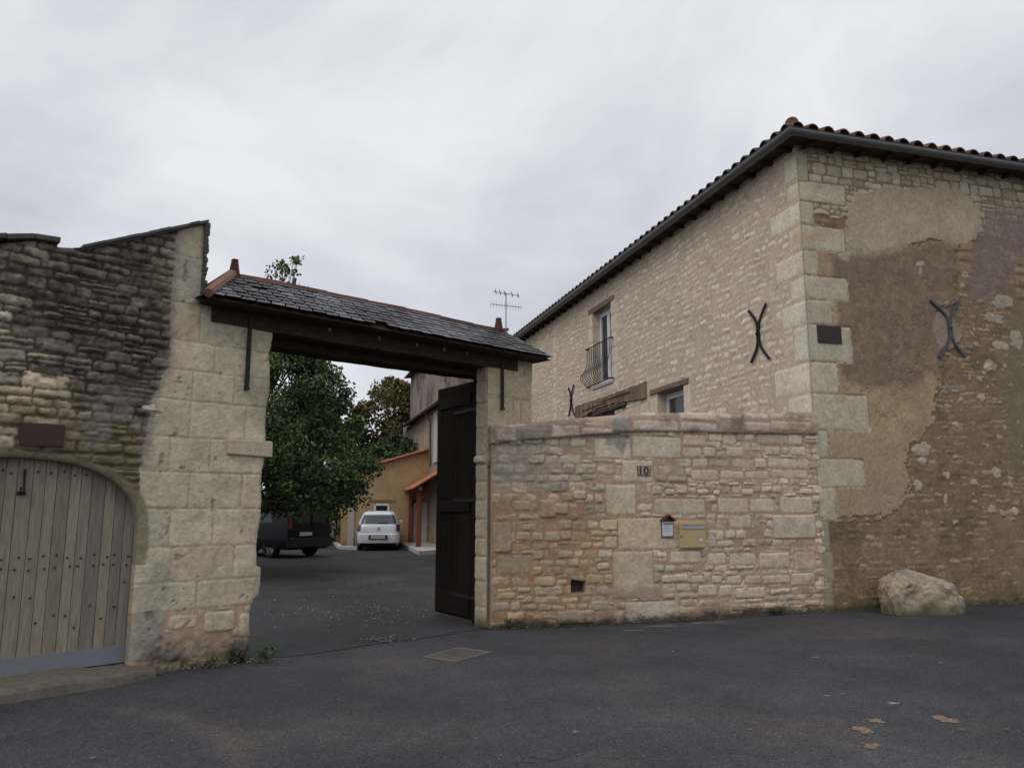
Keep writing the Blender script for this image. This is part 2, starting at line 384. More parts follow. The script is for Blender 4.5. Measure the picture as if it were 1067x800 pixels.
xs = np.concatenate([np.linspace(-400, -20, 10), np.linspace(-16, 20, 10), np.linspace(24, 400, 10)])
ys = np.concatenate([np.linspace(-300, -10, 8), np.linspace(-5, 60, 8), np.linspace(70, 900, 10)])
gsheet('ground', xs, ys, far, lambda X, Y: np.zeros(X.shape + (3,)) + np.array((.06, .062, .04)))
gsheet('road', np.arange(-14, 16, .07), np.arange(-8, 15.5, .07), relief, road_col)
# courtyard asphalt, older and darker, its edge running between the gate piers
edge = lambda X: np.interp(X, [-12, -2.75, -2.2, -1.52, -1.0, -.43, 6], [7.2, 8.50, 8.85, 9.50, 9.95, 10.62, 12.3])
def yard_col(X, Y):
    c = np.zeros(X.shape + (3,)) + np.array((.028, .028, .028)); n = fbm(X * .8, Y * .8, 25, 5)
    c = c * (1 + .55 * n)[..., None] * (1 + .25 * fbm(X * 4, Y * 4, 27, 4))[..., None]; c = mix(c, (.022, .027, .014), .6 * sm(.1, .5, fbm(X * .7, Y * .7, 28, 4)))
    return mix(c, (.05, .043, .035), sm(.25, .6, fbm(X * .5, Y * .5, 30, 4)) * .5)
gsheet('courtyard', np.arange(-13, 3, .08), np.arange(8.0, 46, .08), lambda X, Y: relief(X, Y) + .006, yard_col,
       lambda X, Y: Y > edge(X) + .03 * fbm(X * 6, Y * 6, 4))

# ================================================================== LEFT STONE WALL WITH ARCHED DOOR
FL = Fr(G(262, 688), 47.5)
DC, DA, DZ, DB = -2.30, 1.06, 1.36, .70     # arch centre, half width, spring height, rise
def arch_sdf(U, Z):
    x = U - DC; zz = np.maximum(Z - DZ, 0); r = ((np.abs(x) / DA) ** 2.3 + (zz / DB) ** 2.3) ** (1 / 2.3)
    return (r - 1) * .75
def topL(U): return np.interp(U, [-6, -4.6, -3.2, -2.66, -2.30, -2.19, -2.16, -1.95, -.78, -.779, -.66, -.659, .3], [3.3, 3.45, 3.85, 4.0, 4.12, 4.13, 4.08, 4.12, 4.68, 3.86, 3.86, 3.60, 3.60])
def jambL(Z): return .0 + .02 * (Z - 1.0) + .012 * np.sin(Z * 9) + .05 * sm(.62, .68, Z) * (1 - sm(.96, .99, Z)) - .03 * (1 - sm(.5, .62, Z))
def sdL(U, Z): return np.minimum(np.minimum(arch_sdf(U, Z), topL(U) - Z), jambL(Z) - U)
wl_ = Wall(-5.2, .14, -.05, 4.75, .0115)
ash = []
AR = [(236, 275, [210]), (275, 323, []), (323, 361, [208]), (361, 390, [223]), (390, 420.5, [200, 243]), (420.5, 457.7, [197, 255]), (457.7, 493, [176, 218]), (493, 529.5, [196, 251]), (529.5, 568, [176, 221]), (568, 603, [177, 243]), (603, 632, [204])]
for (y0, y1, vj) in AR:        # coursed dressed blocks of the pier, course heights and joints measured on the photograph
    zt, zb = FL.uz(230, y0)[1], FL.uz(230, y1)[1]; us = [-2.0] + [FL.uz(x, (y0 + y1) / 2)[0] for x in vj] + [.3]
    for a, c in zip(us[:-1], us[1:]): ash.append((a, zb, c, zt, .020 + random.uniform(-.002, .004) + (.02 if y0 == 603 and a > -.6 else 0), random.choice([0, 0, 0, 1, 2]), 1 + random.uniform(-.06, .06), .012 if y0 < 500 else .04))
ash += ex(FL, [(134, 636, 169, 688, .02, 3), (212, 636, 244, 658, .035, 2), (248, 638, 263, 664, .03, 0), (175, 640, 205, 655, .025, 1)], .02, 0, rad=.04)
stn = ((.56, .485, .35), (.50, .43, .31), (.48, .43, .33), (.31, .275, .23))
wl_.lay(11, rh=(.075, .125), rw=(.13, .34), gap=.014, warp=.02, explicit=[], amp=(.014, .038), stone=((.38, .325, .25), (.30, .26, .20), (.23, .195, .15), (.48, .41, .30)), var=.2, split=.12,
        mortar=(.115, .09, .065), mh=(-.001, .008), wander=.06, roundness=.008)
U, Z = wl_.U, wl_.Z
fx = fbm(U * 16, Z * 22, 64, 4); rub_h = wl_.h + .007 * fx + .008 * fbm(U * 6, Z * 9, 65, 3); rub_c = wl_.col * (1 + .55 * fx)[..., None]; rub_c = mix(rub_c, (.46, .42, .34), .55 * sm(.30, .5, fbm(U * 34, Z * 34, 68, 3)) * (wl_.D > 0)); rub_c = mix(rub_c, (.05, .045, .038), .8 * sm(.15, .5, fbm(U * 11, Z * 15, 67, 4)))
wl_.lay(12, rh=(.1, .2), rw=(.12, .3), explicit=ash, amp=(.005, .03), stone=stn, var=.08, mortar=(.44, .355, .26), mh=(.0155, .003), roundness=.004, gap=.010)
sp_ = sorted([(FL.uz(x, y)[1], FL.uz(x, y)[0]) for x, y in ((186, 240), (180, 275), (178, 310), (177, 345), (174, 385), (160, 415), (152, 450), (146, 480), (143, 520))])
seam = np.interp(Z, [0] + [p[0] for p in sp_], [sp_[0][1]] + [p[1] for p in sp_]) + .045 * fbm(U * 5, Z * 5, 61)
lowj = sm(.75, .5, Z)
rub = U < seam
mossy = sm(.28 + .15, .02, Z + .14 * fbm(U * 7, Z * 7, 66)) * (U > -1.2)
wl_.h = np.where(rub, rub_h, wl_.h); wl_.col = np.where(rub[..., None], rub_c, wl_.col)
# black weathering of the old masonry: strongest under the verge and beside the ashlar
st = .96 * sm(-.16, .40, fbm(U * 1.1, Z * 1.3, 71, 5) + .55 * sm(1.5, .1, topL(U) - Z) + .75 * np.exp(-((U - seam) / .75) ** 2) - .16) * (U < seam)
wl_.col = mix(wl_.col, (.045, .042, .036), np.clip(st * (.72 + .4 * fbm(U * 13, Z * 13, 72, 4)), 0, .93))
och = sm(.1, .5, fbm(U * .9, Z * .9, 77, 3) + .4 * sm(3.2, 2.2, Z)) * rub * .45
wl_.col = mix(wl_.col, (.24, .185, .10), och)
cem = sm(.15, .35, fbm(U * 3.2, Z * 3.2, 79, 5)) * rub * sm(2.95, 2.6, Z) * sm(-2.0, -1.6, U); wl_.col = mix(wl_.col, (.20, .185, .165), .6 * cem); wl_.h = wl_.h * (1 - .6 * cem) + .02 * cem
# render smear along the seam and grey lichen on the upper pier
smr = np.exp(-((U - seam - .01) / .05) ** 2) * (Z > 2.0); wl_.col = mix(wl_.col, (.25, .215, .19), .75 * smr)
lich = sm(-.1, .5, fbm(U * 3, Z * 3, 81, 5) + .9 * sm(3.6, 4.5, Z)) * (~rub); wl_.col = mix(wl_.col, (.24, .215, .17), .4 * lich)
spot = sm(.50, .62, fbm(U * 9, Z * 9, 83, 3)) * (~rub); wl_.col = mix(wl_.col, (.20, .17, .12), .6 * spot)
wl_.h -= .010 * spot
pink = sm(.0, .4, fbm(U * 2.2, Z * 2.2, 85, 3) + .7 * sm(.85, .3, Z)) * (~rub) * (1 - .75 * wl_.st); wl_.col = mix(wl_.col, (.40, .26, .165), .5 * pink)
wl_.col = mix(wl_.col, (.035, .034, .02), np.clip(mossy * (.75 + .5 * fbm(U * 12, Z * 12, 88, 3)), 0, .95))
wl_.h += .03 * mossy * np.clip(fbm(U * 10, Z * 10, 90, 3), -.3, 1)
# worn, rounded edge of the arch, with its smooth ring of plaster
ar = arch_sdf(U, Z); rg = sm(.085, .05, ar + .02 * fbm(U * 6, Z * 6, 91)) * (Z > 1.05); wl_.h = wl_.h * (1 - rg) + (.012 + .01 * fbm(U * 8, Z * 8, 92)) * rg; wl_.col = mix(wl_.col, (.21, .175, .12), .85 * rg)
wl_.h -= .03 * np.exp(-np.maximum(ar, 0) / .025)
wl_.h -= .035 * np.exp(-np.maximum(jambL(Z) - U, 0) / .018)
tw = thing('stone_wall', FL.pt(-2, 0, 0), 'dark weathered rubble wall with pale dressed-stone pier and arched plank door', 'wall')
wl_.mesh('wall', FL, M['stone'], tw, .14, sdL, (.34, .29, .22))
b = MB()   # body of the wall behind the faced stones
arc = [(DC + DA * (1 if t == 0 else math.cos(t) ** (2 / 2.3) if t < math.pi / 2 - 1e-6 else -abs(math.cos(t)) ** (2 / 2.3)), DZ + DB * math.sin(t) ** (2 / 2.3)) for t in np.linspace(0, math.pi, 33)]
tp = [(-.02, -.3), (-.02, 3.6), (-.68, 3.6), (-.68, 3.8), (-.80, 3.84), (-.80, 4.64), (-1.95, 4.08), (-2.3, 4.06), (-3.2, 3.8), (-5.2, 3.36), (-5.2, -.3)]
poly = tp + [(DC - DA - .02, -.3)] + [(u, z + .01) for u, z in reversed(arc)] + [(DC + DA + .02, -.3)]
b.prism([FL.pt(u, -.12, z) for u, z in poly], tuple(np.append(-FL.n * .40, 0)), (.36, .30, .23)); b.build('wall_core', M['stone'], tw)
# verge slates over the raked top, upright slates beside the gate
b = MB()
def strip(b, fr, pts, o0, o1, th, col, n=30):
    us = np.linspace(pts[0][0], pts[-1][0], n + 1)
    zs = np.interp(us, [p[0] for p in pts], [p[1] for p in pts])
    for i in range(n):
        j = random.uniform(-.004, .004); c = tuple(np.array(col) * random.uniform(.7, 1.3))
        p = [fr.pt(us[i], o0, zs[i] + j), fr.pt(us[i], o1 + 2 * j, zs[i] + j), fr.pt(us[i + 1], o1 + 2 * j, zs[i + 1] + j), fr.pt(us[i + 1], o0, zs[i + 1] + j)]
        b.box8(p + [(x, y, z + th) for x, y, z in p], c)
strip(b, FL, [(-1.97, 4.115), (-.775, 4.685)], -.5, .075, .03, (.055, .052, .055), 12)
strip(b, FL, [(-1.97, 4.09), (-.80, 4.655)], -.5, .045, .022, (.04, .038, .035), 9)
for i in range(17):
    z = 3.84 + i * .05; b.wb(FL, -.80, -.752 + random.uniform(-.012, .012), -.4, .05, z, z + .044, (.045, .042, .045), .004)
b.build('verge_slate', M['slate'], tw)
b = MB(); strip(b, FL, [(-5.2, 3.34), (-4.2, 3.52), (-3.2, 3.86), (-2.66, 4.03), (-2.4, 4.105), (-2.16, 4.12)], -.5, .07, .055, (.10, .092, .075), 14)
b.build('coping', M['stone'], tw, bevel=.01)
a, z0, c, z1 = FL.rect(235, 459, 281, 475)
b = MB(); b.wb(FL, a, c + .01, -.2, .065, z0, z1, (.46, .385, .29), .008); b.build('corbel', M['stone'], tw, bevel=.012)
b = MB(); b.wb(FL, -1.29, -1.17, -.05, .03, 2.585, 2.64, (.55, .52, .47), .012); b.build('stone_stub', M['stone'], tw, bevel=.01)
# the plank door
dr = MB(); x = DC - DA - .03; cols_ = [(.235, .205, .155), (.215, .19, .15), (.25, .215, .16), (.205, .185, .15), (.225, .195, .145)]
while x < DC + DA + .02:
    w = random.uniform(.085, .125); xc = min(max(x + w / 2, DC - DA * .97), DC + DA * .97)
    zt = DZ + DB * max(0, 1 - (abs(xc - DC) / DA) ** 2.3) ** (1 / 2.3) + .05
    c = tuple(np.array(random.choice(cols_)) * random.uniform(.85, 1.12)); dd = random.uniform(0, .006)
    dr.wb(FL, x + .0025, x + w - .0025, -.19, -.125 + dd, .27, zt, c); 
    for z in (1.06 + random.uniform(-.02, .02), 1.15 + random.uniform(-.02, .02), 1.93 + random.uniform(-.03, .02), random.uniform(.45, .9)):
        if z < zt - .1: q = FL.pt(x + w / 2 + random.uniform(-.02, .02), -.122 + dd, z); dr.sphere(q, .012, (.05, .045, .04), 8, 4)
    x += w
dw_ = dr.build('door', M['wood'], tw)
b = MB(); b.wb(FL, DC - DA - .02, DC + DA + .03, -.2, -.10, .13, .285, (.165, .182, .20)); b.build('kick_board', M['paint'], dw_)
b = MB(); ht = FL.uz(29, 488); hb = FL.uz(27, 513)
b.tube([FL.pt(ht[0], -.10, ht[1]), FL.pt(ht[0], -.095, (ht[1] + hb[1]) / 2), FL.pt(hb[0], -.08, hb[1]), FL.pt(hb[0] - .035, -.05, hb[1] + .01), FL.pt(hb[0] - .03, -.05, hb[1] + .05)], .011, (.02, .02, .022), 6)
b.wb(FL, hb[0] - .05, hb[0] + .02, -.12, -.10, hb[1] - .02, hb[1] + .01, (.02, .02, .022)); b.build('hook', M['iron'], dw_)
a, z0, c, z1 = FL.rect(20, 441.5, 66, 465)
b = MB(); b.wb(FL, a, c, .02, .055, z0, z1, (.055, .022, .018)); b.wb(FL, a + .015, c - .015, .055, .059, z0 + .015, z1 - .015, (.042, .018, .015))
setp(b.build('wall_plaque', M['flat'], bevel=.004), 'dark oxblood rectangular plaque above the arched plank door', 'plaque')
# worn stone step
b = MB(); stp = Wall(-3.7, -1.02, 0, .42, .02)
k = []
for i, u in enumerate(np.linspace(-3.6, -1.03, 44)):
    f = 1 - .55 * max(0, (u + 1.45) / .42); hh = .135 - .05 * max(0, (u + 1.7) / .67) + .01 * math.sin(u * 9)
    o1 = (.36 + .02 * math.sin(u * 5)) * f
    k.append([(u, -.2, -.05), (u, -.2, hh + .01), (u, .03, hh), (u, o1 - .06, hh - .012), (u, o1 - .015, hh - .03), (u, o1, hh - .06), (u, o1 + .02, -.05)])
vs_ = [FL.pt(u, o + random.uniform(-.006, .006), z + random.uniform(-.005, .005)) for r in k for u, o, z in r]
n = 7; fs = [(i * n + j, (i + 1) * n + j, (i + 1) * n + j + 1, i * n + j + 1) for i in range(len(k) - 1) for j in range(n - 1)] + [tuple(range(n)), tuple(range((len(k) - 1) * n, len(k) * n))[::-1]]
b.add(vs_, fs, (.135, .118, .095)); setp(b.build('stone_step', M['stone']), 'low worn stone step along the foot of the arched plank door', 'step')

# ================================================================== RIGHT PIER OF THE GATE
FP = FL
UP = 3.29
FJ = Fr(FP.pt(UP, 0, 0)[:2], d=FP.n)           # reveal face: runs from behind to the front corner
tp_ = thing('gate_pier', FP.pt(UP + .4, -.3, 0), 'pale dressed-stone pier carrying the right end of the slate-roofed gate', 'pier')
w = Wall(UP, UP + .90, 2.2, 3.93, .0115)
blocks = ex(FP, [(500, 379, 534, 396.5), (534, 380, 545, 400), (545, 370, 562, 401), (500, 397, 562, 414.5), (500, 415, 534, 445), (534, 417, 542, 445), (542, 418, 562, 446)], .02, 0, rad=.012)
blocks = [(UP - .2 if a < UP + .1 else a, b_, c, e_, am, ci, v, r) for a, b_, c, e_, am, ci, v, r in blocks]
w.lay(31, explicit=blocks, rh=(.2, .3), rw=(.3, .5), amp=(.015, .02), stone=((.47, .395, .285), (.44, .37, .27)), var=.05, mortar=(.36, .28, .19), mh=(.010, .004), roundness=.005, gap=.012)
w.mesh('front_face', FP, M['stone'], tp_, .02, lambda U, Z: np.minimum(np.where(U > UP + .55, 3.93, 3.72) - Z, UP + .86 + .03 * np.clip(Z - 3.2, 0, 1) - U))
w = Wall(-.21, .0, -.05, 3.6, .0115)
rows = [0, .28, .62, .95, 1.2, 1.45, 1.72, 1.98, 2.22, 2.34, 2.72, 3.08, 3.4, 3.7]; ee = []
for i in range(len(rows) - 1):
    cut = random.uniform(-.5, -.4); am = .02 + (.05 if 2.2 < rows[i] < 2.3 else random.uniform(-.004, .01) if rows[i] < 2.2 else 0)
    ee += [(cut, rows[i], .2, rows[i + 1], am, i % 2, random.uniform(.9, 1.05), .02), (-.9, rows[i], cut, rows[i + 1], am, i % 2, random.uniform(.85, 1), .02)]
w.lay(33, explicit=ee, amp=(.015, .02), stone=((.43, .365, .265), (.40, .33, .245)), var=.05, mortar=(.34, .26, .18), mh=(.010, .004), roundness=.012, gap=.014)
w.h -= .03 * np.exp(w.U / .02) * (w.Z < 2.3) ; mz = sm(.30, .02, w.Z + .1 * fbm(w.U * 8, w.Z * 8, 3)); w.col = mix(w.col, (.05, .045, .03), .8 * mz)
w.mesh('reveal_face', FJ, M['stone'], tp_, .02)
b = MB(); b.wb(FP, UP + .02, UP + .84, -.205, -.015, -.1, 3.7, (.40, .34, .25)); b.wb(FP, UP + .24, UP + .84, -.60, -.206, -.1, 3.7, (.40, .34, .25)); b.build('core', M['stone'], tp_)

# ================================================================== GATE: BEAMS, SLATE ROOF, STRAPS
tg = thing('gate_roof', FP.pt(1.7, 0, 3.55), 'hipped slate canopy with clay ridge on dark timber beams spanning the gateway', 'gate canopy')
def sagbeam(u0, u1, o0, o1, z0, z1, col, sag=.02, n=24):
    b = MB(); r = []
    for i in range(n + 1):
        u = u0 + (u1 - u0) * i / n; s_ = -sag * math.sin(math.pi * i / n); e_ = random.uniform(-.006, .006)
        r.append([(u, o0, z0 + s_ + e_), (u, o1 + e_, z0 + s_ + e_), (u, o1 + e_ * .5, z1), (u, o0, z1)])
    vs_ = [FP.pt(*q) for k in r for q in k]
    fs = [(i * 4 + j, (i + 1) * 4 + j, (i + 1) * 4 + (j + 1) % 4, i * 4 + (j + 1) % 4) for i in range(n) for j in range(4)] + [(0, 1, 2, 3), (n * 4 + 3, n * 4 + 2, n * 4 + 1, n * 4)]
    return b.add(vs_, fs, col)
bm_ = sagbeam(-.66, 3.85, -.22, .045, 3.60, 3.84, (.052, .036, .026)).build('beam', M['beam'], tg)
sagbeam(-.3, 3.6, -.56, -.24, 3.50, 3.80, (.040, .028, .022)).build('beam', M['beam'], tg)
b = MB()
for u in (.72, 1.42, 2.0, 2.45, 2.85): b.wb(FP, u, u + .035, .045, .07, 3.70, 3.745, (.22, .18, .15), .004)
b.build('peg', M['beam'], bm_)
# rafter ends and boards under the slates
EZ, RZ, EO, RO = 3.80, 4.24, .36, -.24      # eave / ridge heights and offsets
EU0, EU1, RU0, RU1 = -.84, 4.26, -.36, 3.78
def slope_f(t, v):   # front slope: v across (0..1), t up (0..1)
    u = (EU0 + (RU0 - EU0) * t) * (1 - v) + (EU1 + (RU1 - EU1) * t) * v
    wob = .010 * math.sin(u * 1.3) + .005 * math.sin(u * 3.1 + 1)
    return u, EO + (RO - EO) * t, EZ + (RZ - EZ) * t + wob * (.3 + .7 * t)
b = MB()
P4 = [FP.pt(EU0 + .02, EO - .02, EZ - .035), FP.pt(EU1 - .02, EO - .02, EZ - .035), FP.pt(RU1, RO, RZ - .05), FP.pt(RU0, RO, RZ - .05)]
Pb = [FP.pt(EU0 + .02, 2 * RO - EO, EZ - .035), FP.pt(EU1 - .02, 2 * RO - EO, EZ - .035)]
b.add(P4 + Pb, [(0, 1, 2, 3), (1, 5, 2), (5, 4, 3, 2), (4, 0, 3), (0, 4, 5, 1)], (.05, .035, .028)); b.build('roof_boarding', M['beam'], tg)
sl_ = MB()
def slates(corner, wdt, hgt, un, tn):
    """corner(t,v) -> point; courses of slates overlapping like scales"""
    for i in range(tn):
        t0 = i / tn; t1 = (i + 1.75) / tn
        k = int(un * (1 - .18 * t0)); sh = .5 * (i % 2)
        for j in range(-1, k + 1):
            v0 = (j + sh) / k; v1 = v0 + 1 / k; v0, v1 = max(v0, 0), min(v1, 1)
            if v1 - v0 < .15 / k or random.random() < .006: continue
            t1c = min(t1, 1.02); lift = random.uniform(.004, .012); g_ = .0018
            a = Vector(corner(t0 + random.uniform(-.012, .012), v0 + g_)); b_ = Vector(corner(t0 + random.uniform(-.012, .012), v1 - g_)); c = Vector(corner(t1c, v1 - g_)); d = Vector(corner(t1c, v0 + g_))
            nn_ = (b_ - a).cross(d - a).normalized()
            if nn_.z < 0: nn_ = -nn_
            low = nn_ * (.012 + lift); hi = nn_ * .002
            a2, b2 = a + low, b_ + low; c2, d2 = c + hi, d + hi; th = nn_ * .006
            f = random.random(); q = (a + c) / 2
            mossn = mnoise.noise(q * 1.6) + .5 * mnoise.noise(q * 5)
            base = (.105, .102, .118) if mossn < -.04 else (.06, .056, .062) if mossn < .18 else (.028, .026, .025)
            col = tuple(np.array(base) * random.uniform(.75, 1.25))
            sl_.box8([a2, b2, c2, d2, a2 + th, b2 + th, c2 + th, d2 + th], col)
slates(lambda t, v: FP.pt(*slope_f(t, v)), 0, 0, 30, 8)
def hipR(t, v):
    u = EU1 + (RU1 - EU1) * t; o = (EO + (RO - EO) * t) * (1 - v) + (2 * RO - EO + (EO - RO) * t) * v; return FP.pt(u, o, EZ + (RZ - EZ) * t)
def hipL(t, v):
    u = EU0 + (RU0 - EU0) * t; o = (EO + (RO - EO) * t) * v + (2 * RO - EO + (EO - RO) * t) * (1 - v); return FP.pt(u, o, EZ + (RZ - EZ) * t)
def back(t, v): u, o, z = slope_f(t, 1 - v); return FP.pt(u, 2 * RO - o, z)
slates(hipR, 0, 0, 7, 8); slates(hipL, 0, 0, 7, 8); slates(back, 0, 0, 24, 8)
sl_.build('slate_covering', M['slate'], tg)
b = MB()
rp = [Vector(FP.pt(*slope_f(1, v))) + Vector((0, 0, .005)) for v in np.linspace(0, 1, 15)]
for i in range(14):
    a, c = rp[i], rp[i + 1]; q = (c - a) * .04; f = np.array((.135, .06, .045)) * random.uniform(.75, 1.15) * (.6 if i > 9 else 1)
    hw = .07 + random.uniform(-.004, .004); no = Vector((FP.n[0], FP.n[1], 0)); zz = .004 * (i % 2)
    pf = lambda p, s_, dz: p + no * s_ + Vector((0, 0, dz + zz))
    A_ = [pf(a - q, -hw, -.075), pf(a - q, -.03, .022), pf(a - q, .03, .022), pf(a - q, hw, -.075)]; B_ = [pf(c + q, -hw, -.075), pf(c + q, -.03, .026), pf(c + q, .03, .026), pf(c + q, hw, -.075)]
    b.add(A_ + B_, [(0, 4, 5, 1), (1, 5, 6, 2), (2, 6, 7, 3), (0, 1, 2, 3), (7, 6, 5, 4), (0, 3, 7, 4)], tuple(f))
b.build('ridge_tile', M['tile'], tg)
b = MB()
for (pa, pb, cc) in ((hipL(0, 1), hipL(1, 1), 1.25), (hipL(0, 0), hipL(1, 0), 1.2)):
    pa, pb = Vector(pa), Vector(pb); pts = [pa.lerp(pb, t) + Vector((0, 0, .012)) for t in (0, .3, .6, 1.03)]
    b.tube(pts, [.05, .055, .055, .06], tuple(np.array((.16, .085, .06)) * (cc if pa.x < -2 else .35)), 8)
b.build('hip_tile', M['tile'], tg)
def finial(v):
    p = Vector(FP.pt(*slope_f(1, v)))
    b = MB(); s0, s1 = .052, .030; z0, z1 = p.z, p.z + .18
    q = lambda s_, z: [(p.x + FP.d[0] * a * s_ + FP.n[0] * c * s_, p.y + FP.d[1] * a * s_ + FP.n[1] * c * s_, z) for a, c in ((-1, -1), (-1, 1), (1, 1), (1, -1))]
    b.box8(q(s0, z0) + q(s1, z1), (.085, .032, .024)); b.box8(q(s1 + .005, z1) + q(s1, z1 + .018), (.11, .04, .03))
    b.build('finial', M['tile'], tg, bevel=.006)
finial(.005); finial(.985)
for (x0, y0, x1, y1) in ((259, 338, 254.5, 404), (521.5, 366, 521.5, 425)):
    a = FP.uz(x0, y0); c = FP.uz(x1, y1); b = MB()
    b.wb(FP, a[0] - .02, a[0] + .02, .035, .06, c[1], 3.82, (.022, .02, .02), .003); b.wb(FP, a[0] - .03, a[0] + .03, .03, .07, c[1] - .03, c[1], (.03, .024, .02), .003)
    b.build('strap', M['iron'], tg)

# open leaf of the gate
h0, h1 = np.array(FP.pt(UP + .045, -.225, 0)[:2]), np.array(G(453, 641)[:2])
dl = (h1 - h0) / np.linalg.norm(h1 - h0); FG = Fr(h1, d=-dl); LW = float(np.linalg.norm(h1 - h0))
tl = thing('wooden_gate', (h0[0], h0[1], 0), 'tall black-brown plank gate leaf swung open into the courtyard', 'gate')
b = MB(); x = 0; 
while x < LW - .08:
    w_ = min(random.uniform(.15, .2), LW - x); c = tuple(np.array((.012, .0088, .0075)) * random.uniform(.7, 1.4))
    b.wb(FG, x + .003, x + w_ - .003, -.05, .0 + random.uniform(0, .005), .06, 3.46 - .02 * x, c); x += w_
b.build('planks', M['darkwood'], tl)
for z0, z1 in ((.10, .42), (1.55, 1.72), (3.12, 3.28)):
    b = MB(); b.wb(FG, .12, LW - .22, .006, .03, z0, z1, (.015, .0105, .009)); b.build('rail', M['darkwood'], tl, bevel=.006)
b = MB(); b.wb(FG, LW - .12, LW, -.10, .03, .05, 3.5, (.016, .010, .009)); b.build('hanging_stile', M['darkwood'], tl, bevel=.008)
for z in (.35, 1.7, 3.0): b = MB(); b.wb(FG, LW - .7, LW + .03, .03, .037, z, z + .045, (.010, .009, .009)); b.build('strap_hinge', M['iron'], tl)

# ================================================================== BOUNDARY WALL
Lp = G(512, 655); Cp = G(860, 637)
FB = Fr(Lp[:2], d=(Cp - Lp)[:2] / np.linalg.norm((Cp - Lp)[:2])); LB = float(np.linalg.norm((Cp - Lp)[:2]))
tb = thing('boundary_wall', FB.pt(LB / 2, 0, 0), 'patched rubble boundary wall with heavy coping between the gate and the house', 'wall')
bow = lambda U: .16 * np.exp(-((U - 2.2) / 1.6) ** 2)
w = Wall(-.01, LB + .05, -.06, 2.86, .0115)
big = ex(FB, [(615, 457, 652, 478.5), (653, 455.5, 705, 478), (642.5, 479.5, 675, 503), (626, 504.5, 657, 537), (676, 519, 731, 536), (638, 538.5, 698, 572), (633, 573, 675, 622), (646, 624, 702, 650)], .021, 0, rad=.02)
big += ex(FB, [(744, 518, 778, 535, .022), (779, 519, 806, 534, .02), (811, 517, 846, 535, .024), (804, 536, 849, 561.5, .040, 0), (757, 536, 781, 550, .022, 0), (692, 573, 726, 586.5, .025, 0), (732, 575, 753.5, 588, .018), (757, 575, 786.5, 588.5, .018), (789, 575, 822, 592, .026),
 (826, 574, 849, 594, .018, 1), (823, 596, 848, 610, .03), (722, 608, 743, 620.5, .03), (745, 608, 760, 620.5, .03), (763, 611, 796, 623, .03), (773, 598.5, 791, 608, .03), (792.5, 598.5, 822, 608, .03), (683, 597, 712, 606, .035), (714, 598, 729, 607, .03), (737, 598, 749, 607.5, .03), (753, 599, 770, 608.5, .03),
 (788, 452, 816, 464, .022, 1), (820, 452.5, 835, 464, .028), (795, 465.5, 811.5, 475, .03), (822, 465.5, 839, 475, .024), (812.5, 466, 820.5, 474, .03), (798, 477, 842, 487.5, .018), (802, 489, 841, 498.5, .019), (747, 490, 773, 499, .019), (774, 490, 800, 499, .018), (715, 489, 745, 501, .02),
 (706, 453, 731.5, 465.5, .026), (706, 466.5, 727, 477.5, .022), (729, 466, 742, 477, .03), (749, 453, 765, 464, .02), (754, 465.5, 772, 477, .03), (784.5, 477.5, 797, 488, .03), (759, 478, 784, 488, .017, 1), (699, 478, 716, 487.5, .02), (717, 478, 734, 487.5, .022), (735, 479, 757, 487, .018, 2),
 (770, 509, 783, 516.5, .036), (721, 509, 734, 515.5, .04), (739, 510, 747, 516.5, .04), (712, 503, 722, 507.5, .036), (756, 502, 768, 506.5, .036), (772, 502, 786, 506, .03), (792, 503, 803, 506.5, .03), (831, 502.5, 840, 506.5, .034), (832, 508.5, 846, 515.5, .034), (673, 506, 684, 516, .034, 1), (687, 509, 698, 516, .04, 1),
 (533.5, 521, 552, 532, .03, 1), (560, 520, 577, 540, .045, 1), (593, 511, 607, 521, .045), (570, 524, 589, 536, .05), (512, 543, 532, 576, .02, 2), (514, 561, 532, 576, .045, 2), (516, 577, 553, 598, .016, 2), (588, 581, 600, 590, .035), (617, 585, 630.5, 593, .035, 0), (624, 558, 638, 571, .026, 0), (535, 553.5, 551, 563, .028, 0), (552, 553.5, 564, 563, .028, 0), (565, 553, 581, 564, .034, 0), (542, 545, 557, 553, .03, 0),
 (612, 624, 630, 635, .03, 2), (577, 634, 615, 649, .04, 2), (537, 611, 552, 617, .035, 0), (516, 616, 536, 624, .03, 0), (536, 619, 545, 624, .03), (512, 626, 529, 636, .03), (530, 625, 541, 636, .028)], .02, 0, rad=.035)
w.lay(41, rh=(.095, .15), rw=(.14, .34), split=.10, explicit=big, amp=(.012, .034), stone=(CREAM, (.50, .40, .295), GREY), var=.13, mortar=(.42, .30, .21), mh=(.013, .008), roundness=.008, gap=.014, wander=.02)
U, Z = w.U, w.Z
# left third is browner, with grey lichen high up
w.col = mix(w.col, w.col * np.array((.80, .72, .62)), sm(2.3, 1.2, U + .4 * fbm(U * 2, Z * 2, 3)) * sm(2.0, 1.6, Z) )
w.col = mix(w.col, (.26, .235, .205), .6 * sm(1.9, .3, U + .3 * fbm(U * 2, Z * 2, 5)) * sm(1.7, 2.0, Z + .15 * fbm(U * 3, Z * 3, 6)))
w.col = mix(w.col, (.20, .18, .165), .7 * sm(.2, .5, fbm(U * 3.2, Z * 3.2, 102, 4)) * sm(1.95, 2.2, Z) * sm(3.6, 2.2, U))
w.col = mix(w.col, (.36, .235, .17), .5 * sm(.05, .45, fbm(U * 1.6, Z * 1.6, 104, 4)) * (1 - .7 * w.st))
pat = sm(.62, .45, Z + .15 * fbm(U * 2, Z * 2, 106, 3)) * sm(.0, .3, fbm(U * 2.1, Z * 4, 107, 4)); w.col = mix(w.col, (.34, .25, .20), .8 * pat); w.h = w.h * (1 - .7 * pat) + .022 * pat
